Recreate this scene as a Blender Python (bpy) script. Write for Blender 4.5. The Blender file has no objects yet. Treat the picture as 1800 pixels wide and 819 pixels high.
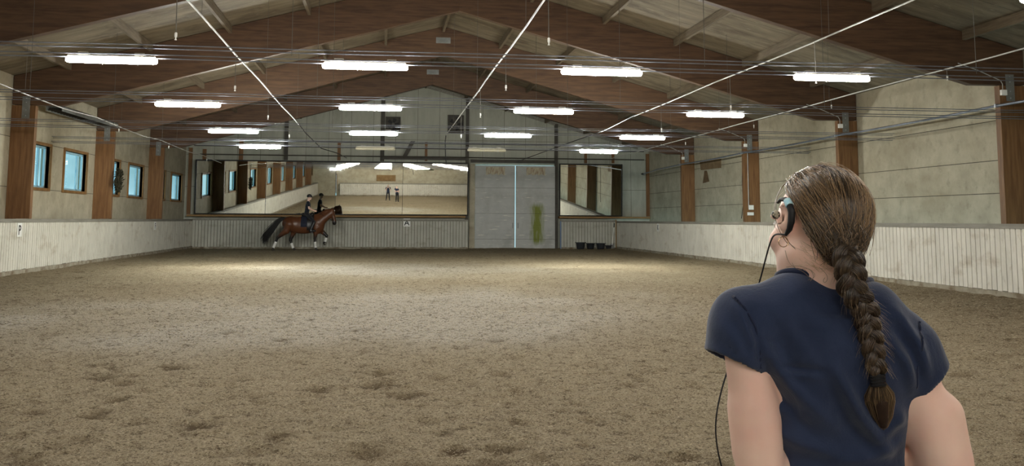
import bpy, math, random
import numpy as np
from mathutils import Vector, Matrix
PI = math.pi
rng = np.random.default_rng(7)
random.seed(7)
scene = bpy.context.scene
COL = scene.collection

# ------------------------------------------------------------------ camera
F_PX, YAW, PITCH, ROLL, CY = 1700.0, 0.1302, 0.1103, 0.0047, 198.45
EYE = np.array([-2.141, 0.0, 1.55])
cd = bpy.data.cameras.new('camera')
cam = bpy.data.objects.new('camera', cd)
COL.objects.link(cam)
cd.sensor_width = 36.0
cd.sensor_fit = 'HORIZONTAL'
cd.lens = 36.0 * F_PX / 1800
cd.shift_y = -(409.5 - CY) / 1800
cd.clip_start = 0.05
cd.clip_end = 400
cam.location = EYE
cam.rotation_mode = 'QUATERNION'
_f = Vector((math.sin(YAW) * math.cos(PITCH), math.cos(YAW) * math.cos(PITCH), math.sin(PITCH)))
_q = _f.to_track_quat('-Z', 'Y')
cam.rotation_quaternion = _q @ Matrix.Rotation(ROLL, 3, 'Z').to_quaternion()
scene.camera = cam

# ------------------------------------------------------------------ light and exposure
scene.view_settings.view_transform = 'Standard'
scene.view_settings.look = 'None'
scene.view_settings.gamma = 1.0
scene.view_settings.use_curve_mapping = False
scene.view_settings.exposure = 1.5
scene.cycles.use_denoising = True
scene.cycles.max_bounces = 8
scene.cycles.diffuse_bounces = 5
scene.cycles.caustics_reflective = False
scene.cycles.caustics_refractive = False
scene.cycles.sample_clamp_indirect = 6.0
LAMP_STRENGTH = 58.0
LAMP_COLOR = (1.0, 0.965, 0.90)
SKY_STRENGTH = 0.66

world = bpy.data.worlds.new('outdoor_light')
scene.world = world
world.use_nodes = True
_n = world.node_tree.nodes
_l = world.node_tree.links
_bg = _n['Background']
_tc = _n.new('ShaderNodeTexCoord')
_no = _n.new('ShaderNodeTexNoise')
_no.inputs['Scale'].default_value = 9.0
_no.inputs['Detail'].default_value = 5.0
_rp = _n.new('ShaderNodeValToRGB')
_rp.color_ramp.elements[0].position = 0.36
_rp.color_ramp.elements[0].color = (0.16, 0.33, 0.36, 1)
_rp.color_ramp.elements[1].position = 0.60
_rp.color_ramp.elements[1].color = (0.40, 0.64, 0.72, 1)
_l.new(_tc.outputs['Generated'], _no.inputs['Vector'])
_l.new(_no.outputs['Fac'], _rp.inputs['Fac'])
_l.new(_rp.outputs['Color'], _bg.inputs['Color'])
_bg.inputs['Strength'].default_value = SKY_STRENGTH

# ------------------------------------------------------------------ helpers: photograph point -> place in the hall
def ray(px, py):
    xr = (px - 900) / F_PX
    yr = (py - CY) / F_PX
    x = xr * math.cos(ROLL) + yr * math.sin(ROLL)
    y = -xr * math.sin(ROLL) + yr * math.cos(ROLL)
    u = -y
    b = math.cos(PITCH) - u * math.sin(PITCH)
    z = math.sin(PITCH) + u * math.cos(PITCH)
    return np.array([x * math.cos(YAW) + b * math.sin(YAW), -x * math.sin(YAW) + b * math.cos(YAW), z])

def at(px, py, X=None, Y=None, Z=None):
    v = ray(px, py)
    t = (X - EYE[0]) / v[0] if X is not None else ((Y - EYE[1]) / v[1] if Y is not None else (Z - EYE[2]) / v[2])
    return EYE + v * t

# ------------------------------------------------------------------ helpers: materials
def s(r, g, b):
    f = lambda c: (c / 255 / 12.92) if c / 255 <= 0.04045 else ((c / 255 + 0.055) / 1.055) ** 2.4
    return (f(r), f(g), f(b), 1.0)

def new_mat(name):
    m = bpy.data.materials.new(name)
    m.use_nodes = True
    return m, m.node_tree.nodes, m.node_tree.links, m.node_tree.nodes['Principled BSDF']

def mat(name, c1, c2=None, scale=4.0, rough=0.7, bump=0.0, stretch=(1, 1, 1), metal=0.0, detail=6.0, spec=0.3,
        spots=None, lo=0.35, hi=0.65, bscale=None):
    """noise between two colours, optional second larger stain noise, optional bump"""
    m, n, l, p = new_mat(name)
    p.inputs['Roughness'].default_value = rough
    p.inputs['Metallic'].default_value = metal
    p.inputs['Specular IOR Level'].default_value = spec
    if c2 is None:
        p.inputs['Base Color'].default_value = c1
        c2 = c1
    tc = n.new('ShaderNodeTexCoord')
    mp = n.new('ShaderNodeMapping')
    mp.inputs['Scale'].default_value = stretch
    l.new(tc.outputs['Object'], mp.inputs['Vector'])
    no = n.new('ShaderNodeTexNoise')
    no.inputs['Scale'].default_value = scale
    no.inputs['Detail'].default_value = detail
    no.inputs['Roughness'].default_value = 0.62
    l.new(mp.outputs['Vector'], no.inputs['Vector'])
    rp = n.new('ShaderNodeValToRGB')
    rp.color_ramp.elements[0].position = lo
    rp.color_ramp.elements[0].color = c1
    rp.color_ramp.elements[1].position = hi
    rp.color_ramp.elements[1].color = c2
    l.new(no.outputs['Fac'], rp.inputs['Fac'])
    out = rp.outputs['Color']
    if spots:
        for (col, sc, st, a, b, amt) in spots:
            mp2 = n.new('ShaderNodeMapping')
            mp2.inputs['Scale'].default_value = st
            l.new(tc.outputs['Object'], mp2.inputs['Vector'])
            n2 = n.new('ShaderNodeTexNoise')
            n2.inputs['Scale'].default_value = sc
            n2.inputs['Detail'].default_value = 7.0
            n2.inputs['Roughness'].default_value = 0.6
            l.new(mp2.outputs['Vector'], n2.inputs['Vector'])
            mr = n.new('ShaderNodeMapRange')
            mr.inputs['From Min'].default_value = a
            mr.inputs['From Max'].default_value = b
            mr.inputs['To Max'].default_value = amt
            l.new(n2.outputs['Fac'], mr.inputs['Value'])
            mx = n.new('ShaderNodeMix')
            mx.data_type = 'RGBA'
            l.new(mr.outputs['Result'], mx.inputs[0])
            l.new(out, mx.inputs[6])
            mx.inputs[7].default_value = col
            out = mx.outputs[2]
    l.new(out, p.inputs['Base Color'])
    if bump:
        nb = no
        if bscale:
            nb = n.new('ShaderNodeTexNoise')
            nb.inputs['Scale'].default_value = bscale
            nb.inputs['Detail'].default_value = 6.0
            l.new(mp.outputs['Vector'], nb.inputs['Vector'])
        bp = n.new('ShaderNodeBump')
        bp.inputs['Strength'].default_value = bump
        bp.inputs['Distance'].default_value = 0.02
        l.new(nb.outputs['Fac'], bp.inputs['Height'])
        l.new(bp.outputs['Normal'], p.inputs['Normal'])
    return m

def emit_mat(name, col, strength):
    m, n, l, p = new_mat(name)
    p.inputs['Base Color'].default_value = (0.9, 0.9, 0.88, 1)
    p.inputs['Emission Color'].default_value = (*col, 1)
    p.inputs['Emission Strength'].default_value = strength
    return m

def glass_mat(name, tint):
    m, n, l, p = new_mat(name)
    n.remove(p)
    out = [x for x in n if x.type == 'OUTPUT_MATERIAL'][0]
    tr = n.new('ShaderNodeBsdfTransparent')
    tr.inputs['Color'].default_value = tint
    gl = n.new('ShaderNodeBsdfGlossy')
    gl.inputs['Roughness'].default_value = 0.04
    fr = n.new('ShaderNodeFresnel')
    fr.inputs['IOR'].default_value = 1.45
    ge = n.new('ShaderNodeNewGeometry')
    iv = n.new('ShaderNodeMath')
    iv.operation = 'MULTIPLY_ADD'
    iv.inputs[1].default_value = -1.0
    iv.inputs[2].default_value = 1.0
    l.new(ge.outputs['Backfacing'], iv.inputs[0])
    mu = n.new('ShaderNodeMath')
    mu.operation = 'MULTIPLY'
    l.new(fr.outputs['Fac'], mu.inputs[0])
    l.new(iv.outputs[0], mu.inputs[1])
    mx = n.new('ShaderNodeMixShader')
    l.new(mu.outputs[0], mx.inputs['Fac'])
    l.new(tr.outputs[0], mx.inputs[1])
    l.new(gl.outputs[0], mx.inputs[2])
    l.new(mx.outputs[0], out.inputs['Surface'])
    return m

MT = {}
MT['glulam'] = mat('glulam_timber', s(74, 54, 39), s(97, 72, 52), 3.0, 0.62, 0.12, (0.35, 6, 5),
                   spots=[(s(54, 36, 26), 2.2, (0.4, 1, 3), 0.5, 0.75, 0.8)])
MT['column'] = mat('column_timber', s(110, 78, 49), s(137, 101, 66), 3.0, 0.6, 0.12, (6, 5, 0.35),
                   spots=[(s(92, 60, 36), 2.0, (3, 1, 0.4), 0.5, 0.78, 0.8)])
MT['purlin'] = mat('purlin_timber', s(98, 86, 70), s(120, 107, 88), 4.0, 0.8, 0.1, (5, 0.4, 5))
MT['roof'] = mat('roof_boards', s(104, 93, 76), s(132, 120, 100), 1.2, 0.85, 0.15, (0.5, 3, 1),
                 spots=[(s(78, 66, 50), 0.9, (1, 1.6, 1), 0.5, 0.7, 0.8), (s(160, 152, 134), 5.0, (0.6, 2.5, 1), 0.62, 0.72, 0.7)])
MT['concrete'] = mat('wall_concrete', s(168, 159, 138), s(188, 180, 158), 1.6, 0.85, 0.12, (1, 1, 1), detail=8,
                     spots=[(s(134, 124, 104), 3.4, (1, 1, 1), 0.54, 0.74, 0.55), (s(150, 138, 114), 0.5, (1, 1, 2), 0.52, 0.7, 0.5)])
MT['gable'] = mat('gable_cladding', s(168, 168, 154), s(182, 182, 168), 1.0, 0.8, 0.08, (3, 1, 0.5),
                  spots=[(s(150, 148, 134), 1.4, (1, 1, 0.5), 0.52, 0.72, 0.6)])
MT['joint'] = mat('joint_gap', s(70, 66, 56), s(90, 84, 72), 6.0, 0.9)
MT['kick'] = mat('kickboard_paint', s(208, 204, 192), s(224, 220, 208), 2.0, 0.7, 0.05, (1, 1, 0.6),
                 spots=[(s(150, 128, 96), 1.1, (1, 1, 2.0), 0.55, 0.74, 0.55), (s(160, 150, 128), 5.0, (1, 1, 0.7), 0.58, 0.74, 0.5)])
MT['kickback'] = mat('kickboard_gap', s(84, 78, 66), s(100, 92, 78), 5.0, 0.9)
MT['cap'] = mat('cap_board', s(128, 124, 114), s(150, 146, 136), 2.0, 0.75, 0.05, (6, 0.5, 6))
MT['sill'] = mat('concrete_sill', s(140, 132, 116), s(168, 160, 142), 4.0, 0.9, 0.2,
                 spots=[(s(104, 84, 60), 3.0, (1, 1, 1), 0.48, 0.66, 0.8)])
MT['steel'] = mat('dark_steel', s(58, 54, 46), s(74, 68, 58), 3.0, 0.6, spec=0.4)
MT['railwood'] = mat('rail_wood', s(128, 98, 62), s(156, 124, 82), 3.0, 0.65, 0.1, (0.5, 6, 6))
MT['plate'] = mat('zinc_plate', s(118, 120, 118), s(138, 140, 138), 4.0, 0.5, metal=0.4)
MT['galv'] = mat('galvanised', s(160, 164, 172), s(186, 190, 198), 5.0, 0.4, metal=0.6, spec=0.5)
MT['conduit'] = mat('grey_conduit', s(112, 116, 126), s(136, 140, 150), 5.0, 0.45, metal=0.5, spec=0.5)
MT['pipe'] = mat('white_pipe', s(168, 167, 162), s(186, 185, 180), 3.0, 0.4, spec=0.5)
MT['wire'] = mat('thin_wire', s(92, 88, 80), None, rough=0.5)
MT['cable'] = mat('black_cable', s(26, 26, 28), s(34, 34, 36), 8, 0.5)
MT['black'] = mat('black_paint', s(24, 22, 20), s(34, 32, 30), 6, 0.55)
MT['rubber'] = mat('black_rubber', s(38, 40, 44), s(52, 54, 58), 5, 0.6, 0.05)
MT['door'] = mat('door_panel', s(182, 183, 180), s(194, 194, 190), 1.4, 0.7, 0.05, (1, 1, 1.5),
                 spots=[(s(158, 157, 150), 0.9, (1, 1, 1), 0.50, 0.7, 0.6), (s(232, 228, 216), 1.5, (0.9, 1, 8), 0.60, 0.66, 0.8)])
MT['rust'] = mat('rusty_plate', s(206, 198, 172), s(150, 106, 80), 4, 0.8, 0.1, (5, 1, 1), lo=0.42, hi=0.7)
MT['winframe'] = mat('window_wood', s(116, 84, 50), s(150, 114, 70), 3.0, 0.7, 0.1, (4, 1, 1))
MT['winblue'] = mat('window_sash', s(150, 196, 216), s(172, 212, 226), 3.0, 0.5)
MT['glass'] = glass_mat('window_glass', (0.93, 0.98, 1.0, 1))
MT['mirror'] = mat('mirror_glass', s(236, 238, 232), None, rough=0.012, metal=1.0)
MT['white'] = mat('white_plastic', s(240, 240, 236), None, rough=0.45)
MT['housing'] = mat('lamp_housing', s(198, 194, 182), None, rough=0.5)
ROW_POWER = [0.90, 1.0, 1.6, 6.5, 0.85, 0.80, 0.62, 0.70]
for _i, _k in enumerate(ROW_POWER):
    MT['lit%d' % _i] = emit_mat('lit_diffuser', (0.97, 1.0, 0.94) if _i in (2, 3) else LAMP_COLOR, LAMP_STRENGTH * _k)
MT['unlit'] = mat('unlit_diffuser', s(176, 170, 150), None, rough=0.4)
MT['ink'] = mat('black_ink', s(20, 20, 20), None, rough=0.6)
MT['wreath'] = mat('dark_sprigs', s(40, 42, 30), s(66, 60, 42), 14, 0.9)

# ------------------------------------------------------------------ helpers: meshes
class MB:
    def __init__(self):
        self.v = []
        self.f = []
        self.mi = []
        self.cur = 0

    def quadbox(self, pts):
        b = len(self.v)
        self.v += [tuple(p) for p in pts]
        for q in ((0, 3, 2, 1), (4, 5, 6, 7), (0, 1, 5, 4), (1, 2, 6, 5), (2, 3, 7, 6), (3, 0, 4, 7)):
            self.f.append(tuple(b + i for i in q))
            self.mi.append(self.cur)
        return self

    def box(self, x0, x1, y0, y1, z0, z1):
        return self.quadbox([(x0, y0, z0), (x1, y0, z0), (x1, y1, z0), (x0, y1, z0),
                             (x0, y0, z1), (x1, y0, z1), (x1, y1, z1), (x0, y1, z1)])

    def prism(self, poly, axis, a, b):
        """extrude 2D polygon along axis 0/1/2 from a to b"""
        n = len(poly)
        base = len(self.v)
        for t in (a, b):
            for (u, w) in poly:
                self.v.append((t, u, w) if axis == 0 else ((u, t, w) if axis == 1 else (u, w, t)))
        self.f.append(tuple(base + i for i in range(n)))
        self.f.append(tuple(base + n + i for i in reversed(range(n))))
        self.mi += [self.cur] * 2
        for i in range(n):
            j = (i + 1) % n
            self.f.append((base + i, base + n + i, base + n + j, base + j))
            self.mi.append(self.cur)
        return self

    def tube(self, pts, r, seg=8, caps=True):
        pts = np.asarray(pts, float)
        n = len(pts)
        rs = np.full(n, r) if np.isscalar(r) else np.asarray(r, float)
        tan = np.gradient(pts, axis=0)
        tan /= np.linalg.norm(tan, axis=1)[:, None] + 1e-12
        ref = np.array([0, 0, 1.0]) if abs(tan[0][2]) < 0.9 else np.array([1.0, 0, 0])
        base = len(self.v)
        u = np.cross(tan[0], ref)
        u /= np.linalg.norm(u)
        for i in range(n):
            u = u - tan[i] * np.dot(u, tan[i])
            u /= np.linalg.norm(u) + 1e-12
            w = np.cross(tan[i], u)
            for k in range(seg):
                a = 2 * PI * k / seg
                self.v.append(tuple(pts[i] + rs[i] * (math.cos(a) * u + math.sin(a) * w)))
        for i in range(n - 1):
            for k in range(seg):
                k2 = (k + 1) % seg
                self.f.append((base + i * seg + k, base + i * seg + k2, base + (i + 1) * seg + k2, base + (i + 1) * seg + k))
                self.mi.append(self.cur)
        if caps:
            self.f.append(tuple(base + k for k in reversed(range(seg))))
            self.f.append(tuple(base + (n - 1) * seg + k for k in range(seg)))
            self.mi += [self.cur] * 2
        return self

    def lathe(self, prof, c, seg=20):
        """profile of (radius, z) about a vertical axis through c"""
        base = len(self.v)
        for (r, z) in prof:
            for k in range(seg):
                a = 2 * PI * k / seg
                self.v.append((c[0] + r * math.cos(a), c[1] + r * math.sin(a), c[2] + z))
        for i in range(len(prof) - 1):
            for k in range(seg):
                k2 = (k + 1) % seg
                self.f.append((base + i * seg + k, base + i * seg + k2, base + (i + 1) * seg + k2, base + (i + 1) * seg + k))
                self.mi.append(self.cur)
        self.f.append(tuple(base + k for k in reversed(range(seg))))
        self.f.append(tuple(base + (len(prof) - 1) * seg + k for k in range(seg)))
        self.mi += [self.cur] * 2
        return self

    def ball(self, c, r, seg=10, sc=(1, 1, 1)):
        base = len(self.v)
        nr = max(4, seg // 2)
        for i in range(1, nr):
            th = PI * i / nr
            for k in range(seg):
                a = 2 * PI * k / seg
                self.v.append((c[0] + r * sc[0] * math.sin(th) * math.cos(a), c[1] + r * sc[1] * math.sin(th) * math.sin(a), c[2] + r * sc[2] * math.cos(th)))
        self.v.append((c[0], c[1], c[2] + r * sc[2]))
        self.v.append((c[0], c[1], c[2] - r * sc[2]))
        t = len(self.v) - 2
        for i in range(nr - 2):
            for k in range(seg):
                k2 = (k + 1) % seg
                self.f.append((base + i * seg + k, base + (i + 1) * seg + k, base + (i + 1) * seg + k2, base + i * seg + k2))
                self.mi.append(self.cur)
        for k in range(seg):
            k2 = (k + 1) % seg
            self.f.append((t, base + k, base + k2))
            self.f.append((t + 1, base + (nr - 2) * seg + k2, base + (nr - 2) * seg + k))
            self.mi += [self.cur] * 2
        return self

    def build(self, name, m, parent=None, smooth=False, bevel=0.0, offset=(0, 0, 0)):
        me = bpy.data.meshes.new(name)
        v = np.asarray(self.v, float) - np.asarray(offset, float)
        me.from_pydata([tuple(p) for p in v], [], self.f)
        for x in (m if isinstance(m, (list, tuple)) else [m]):
            me.materials.append(x)
        if isinstance(m, (list, tuple)):
            me.polygons.foreach_set('material_index', self.mi)
        if smooth:
            me.polygons.foreach_set('use_smooth', [True] * len(me.polygons))
        me.update()
        o = bpy.data.objects.new(name, me)
        COL.objects.link(o)
        if parent is not None:
            o.parent = parent
        if bevel:
            b = o.modifiers.new('bevel', 'BEVEL')
            b.width = bevel
            b.segments = 2
        if smooth:
            try:
                me.set_sharp_from_angle(angle=math.radians(50))
            except Exception:
                pass
        return o

def np_mesh(name, v, quads, m, parent=None, smooth=True, attrs=None):
    """mesh straight from numpy arrays (quads: n x 4)"""
    me = bpy.data.meshes.new(name)
    v = np.ascontiguousarray(v, np.float32)
    quads = np.ascontiguousarray(quads, np.int32)
    me.vertices.add(len(v))
    me.vertices.foreach_set('co', v.ravel())
    me.loops.add(quads.size)
    me.loops.foreach_set('vertex_index', quads.ravel())
    me.polygons.add(len(quads))
    k = quads.shape[1]
    me.polygons.foreach_set('loop_start', np.arange(0, quads.size, k, dtype=np.int32))
    me.polygons.foreach_set('loop_total', np.full(len(quads), k, np.int32))
    if smooth:
        me.polygons.foreach_set('use_smooth', np.ones(len(quads), bool))
    me.update(calc_edges=True)
    me.validate()
    for an, arr in (attrs or {}).items():
        a = me.attributes.new(an, 'FLOAT', 'POINT')
        a.data.foreach_set('value', np.ascontiguousarray(arr, np.float32))
    me.materials.append(m)
    o = bpy.data.objects.new(name, me)
    COL.objects.link(o)
    if parent is not None:
        o.parent = parent
    return o

def empty(name, loc=(0, 0, 0)):
    o = bpy.data.objects.new(name, None)
    o.location = loc
    o.empty_display_size = 0.1
    COL.objects.link(o)
    return o

def tag(o, label, cat, group=None):
    o['label'] = label
    o['category'] = cat
    if group:
        o['group'] = group
    return o

def struct(o):
    o['kind'] = 'structure'
    return o

def local(parent_loc, pts):
    return np.asarray(pts, float) - np.asarray(parent_loc, float)

def strands(name, paths, radii, m, parent, tint, sides=3):
    """paths: n x k x 3, radii: n or n x k  -> one mesh of thin tapered tubes"""
    P = np.asarray(paths, float)
    n, k, _ = P.shape
    R = np.asarray(radii, float)
    if R.ndim == 1:
        R = R[:, None] * np.ones((1, k))
    T = np.gradient(P, axis=1)
    T /= np.linalg.norm(T, axis=2)[..., None] + 1e-12
    ref = np.where(np.abs(T[..., 1:2]) < 0.9, np.array([0, 1.0, 0]), np.array([1.0, 0, 0]))
    U = np.cross(T, ref)
    U /= np.linalg.norm(U, axis=2)[..., None] + 1e-12
    W = np.cross(T, U)
    ang = 2 * PI * np.arange(sides) / sides
    V = P[:, :, None, :] + R[:, :, None, None] * (np.cos(ang)[None, None, :, None] * U[:, :, None, :] + np.sin(ang)[None, None, :, None] * W[:, :, None, :])
    idx = np.arange(n * k * sides).reshape(n, k, sides)
    a = idx[:, :-1, :]
    b = idx[:, 1:, :]
    q = np.stack([a, np.roll(a, -1, 2), np.roll(b, -1, 2), b], -1).reshape(-1, 4)
    tt = np.repeat(np.asarray(tint, float), k * sides)
    return np_mesh(name, V.reshape(-1, 3), q, m, parent, True, {'tint': tt})

# ------------------------------------------------------------------ helpers: signed distance fields -> one continuous surface
class Field:
    def __init__(self, lo, hi, h):
        self.lo = np.array(lo, float)
        self.h = h
        self.n = np.ceil((np.array(hi, float) - self.lo) / h).astype(int) + 1
        self.ax = [self.lo[i] + h * np.arange(self.n[i]) for i in range(3)]
        self.V = np.full(self.n, 0.25, np.float32)

    def sub(self, lo, hi):
        sl = []
        for i in range(3):
            a = int(max(0, math.floor((lo[i] - self.lo[i]) / self.h)))
            b = int(min(self.n[i], math.ceil((hi[i] - self.lo[i]) / self.h) + 1))
            sl.append(slice(a, max(a, b)))
        return tuple(sl), self.ax[0][sl[0]][:, None, None], self.ax[1][sl[1]][None, :, None], self.ax[2][sl[2]][None, None, :]

    def grid(self):
        return self.ax[0][:, None, None], self.ax[1][None, :, None], self.ax[2][None, None, :]

    def merge(self, sl, d, k):
        a = self.V[sl]
        if k <= 0:
            self.V[sl] = np.minimum(a, d)
        else:
            hh = np.maximum(k - np.abs(a - d), 0) / k
            self.V[sl] = np.minimum(a, d) - hh * hh * k * 0.25

    def carve(self, sl, d, k):
        a = self.V[sl]
        d = -d
        hh = np.maximum(k - np.abs(a - d), 0) / k
        self.V[sl] = np.maximum(a, d) + hh * hh * k * 0.25

    def cone(self, a, b, r1, r2=None, k=0.02, cut=False, sc=None):
        a = np.array(a, float)
        b = np.array(b, float)
        r2 = r1 if r2 is None else r2
        m = max(r1, r2) + 0.05 + k
        sl, X, Y, Z = self.sub(np.minimum(a, b) - m, np.maximum(a, b) + m)
        ba = b - a
        L2 = float(ba @ ba) + 1e-12
        t = np.clip(((X - a[0]) * ba[0] + (Y - a[1]) * ba[1] + (Z - a[2]) * ba[2]) / L2, 0, 1)
        d = np.sqrt((X - a[0] - t * ba[0]) ** 2 + (Y - a[1] - t * ba[1]) ** 2 + (Z - a[2] - t * ba[2]) ** 2) - (r1 + (r2 - r1) * t)
        (self.carve if cut else self.merge)(sl, d, k)

    def ell(self, c, r, R=None, k=0.02, cut=False):
        """ellipsoid, R: 3x3 with the ellipsoid's axes as columns"""
        c = np.array(c, float)
        r = np.array(r, float)
        R = np.eye(3) if R is None else np.asarray(R, float)
        m = r.max() + 0.05 + k
        sl, X, Y, Z = self.sub(c - m, c + m)
        x, y, z = X - c[0], Y - c[1], Z - c[2]
        q = [(x * R[0, i] + y * R[1, i] + z * R[2, i]) / r[i] for i in range(3)]
        k0 = np.sqrt(q[0] ** 2 + q[1] ** 2 + q[2] ** 2) + 1e-9
        k1 = np.sqrt((q[0] / r[0]) ** 2 + (q[1] / r[1]) ** 2 + (q[2] / r[2]) ** 2) + 1e-9
        d = k0 * (k0 - 1) / k1
        (self.carve if cut else self.merge)(sl, d, k)

    def rings(self, rg, k=0.02, grow=0.0, power=2.0):
        """stack of upright-axis ellipses: rows of z, cx, cy, a, b"""
        rg = np.array(sorted(rg), float)
        z0, z1 = rg[0, 0], rg[-1, 0]
        m = rg[:, 3].max() + 0.1
        c = rg[:, 1:3].mean(0)
        sl, X, Y, Z = self.sub((c[0] - m - 0.1, c[1] - m, z0 - 0.1), (c[0] + m + 0.1, c[1] + m, z1 + 0.1))
        zz = np.clip(Z, z0, z1)
        def ip(i):
            v = np.interp(zz, rg[:, 0], rg[:, i])
            w = self.h * 4
            return (np.interp(zz - w, rg[:, 0], rg[:, i]) + 2 * v + np.interp(zz + w, rg[:, 0], rg[:, i])) / 4
        cx, cy, a, b = ip(1), ip(2), ip(3) + grow, ip(4) + grow
        e = (np.abs((X - cx) / a) ** power + np.abs((Y - cy) / b) ** power) ** (1 / power)
        d = (e - 1) * np.minimum(a, b)
        dz = np.maximum(z0 - grow - Z, Z - z1 - grow)
        d = np.where(dz > 0, np.sqrt(np.maximum(d, 0) ** 2 + dz ** 2) + np.minimum(d, 0) * 0 , d)
        self.merge(sl, d, k)

    def mesh(self):
        V = self.V
        S = V < 0
        nx, ny, nz = V.shape
        cnt = np.zeros((nx - 1, ny - 1, nz - 1), np.int8)
        for i in (0, 1):
            for j in (0, 1):
                for k in (0, 1):
                    cnt += S[i:nx - 1 + i, j:ny - 1 + j, k:nz - 1 + k]
        act = (cnt > 0) & (cnt < 8)
        cell = np.argwhere(act)
        ids = np.full(act.shape, -1, np.int32)
        ids[act] = np.arange(len(cell))
        pos = np.zeros((len(cell), 3))
        num = np.zeros(len(cell))
        corners = [(i, j, k) for i in (0, 1) for j in (0, 1) for k in (0, 1)]
        val = {c: V[cell[:, 0] + c[0], cell[:, 1] + c[1], cell[:, 2] + c[2]] for c in corners}
        for c in corners:
            for ax in range(3):
                if c[ax] == 0:
                    c2 = list(c)
                    c2[ax] = 1
                    a, b = val[c], val[tuple(c2)]
                    ok = (a < 0) != (b < 0)
                    t = a[ok] / (a[ok] - b[ok])
                    p = np.tile(np.array(c, float), (ok.sum(), 1))
                    p[:, ax] = t
                    pos[ok] += p
                    num[ok] += 1
        pos = (cell + pos / num[:, None]) * self.h + self.lo
        quads = []
        for ax in range(3):
            o1, o2 = [(1, 2), (2, 0), (0, 1)][ax]
            A = [slice(None)] * 3
            B = [slice(None)] * 3
            A[ax] = slice(0, -1)
            B[ax] = slice(1, None)
            ch = S[tuple(A)] != S[tuple(B)]
            e = np.argwhere(ch)
            e = e[(e[:, o1] > 0) & (e[:, o2] > 0) & (e[:, o1] < self.n[o1] - 1) & (e[:, o2] < self.n[o2] - 1)]
            def cid(d1, d2):
                q = e.copy()
                q[:, o1] -= d1
                q[:, o2] -= d2
                return ids[q[:, 0], q[:, 1], q[:, 2]]
            q = np.stack([cid(1, 1), cid(0, 1), cid(0, 0), cid(1, 0)], 1)
            inside = S[tuple(A)][e[:, 0], e[:, 1], e[:, 2]]
            q[~inside] = q[~inside][:, ::-1]
            quads.append(q)
        return pos, np.concatenate(quads)

def relax(v, q, it=1, f=0.5):
    e = np.concatenate([q[:, [0, 1]], q[:, [1, 2]], q[:, [2, 3]], q[:, [3, 0]]])
    for _ in range(it):
        acc = np.zeros_like(v)
        c = np.zeros(len(v))
        for a, b in ((0, 1), (1, 0)):
            for i in range(3):
                acc[:, i] += np.bincount(e[:, a], v[e[:, b], i], len(v))
            c += np.bincount(e[:, a], None, len(v))
        v = v + f * (acc / np.maximum(c, 1)[:, None] - v)
    return v

# ------------------------------------------------------------------ hall dimensions
D, BAY, W = 53.23, 8.148, 12.65          # far gable, frame spacing, half width
REAR = D - 8 * BAY                        # gable behind the photographer
KL, KR = -12.08, 10.62                    # faces of the kickboards
def top_z(x): return 9.0 - 0.2715 * abs(x)
def low_z(x): return 7.85 - 0.2765 * abs(x)
FRAMES = [D - n * BAY for n in range(0, 9)]

# ------------------------------------------------------------------ floor: churned sand
def vnoise(x, y, seed):
    """value noise, smooth, on float arrays"""
    r = np.random.default_rng(seed)
    T = r.random((256, 256))
    xi = np.floor(x).astype(int)
    yi = np.floor(y).astype(int)
    fx = x - xi
    fy = y - yi
    fx = fx * fx * (3 - 2 * fx)
    fy = fy * fy * (3 - 2 * fy)
    g = lambda a, b: T[a % 256, b % 256]
    return (g(xi, yi) * (1 - fx) + g(xi + 1, yi) * fx) * (1 - fy) + (g(xi, yi + 1) * (1 - fx) + g(xi + 1, yi + 1) * fx) * fy

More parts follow.
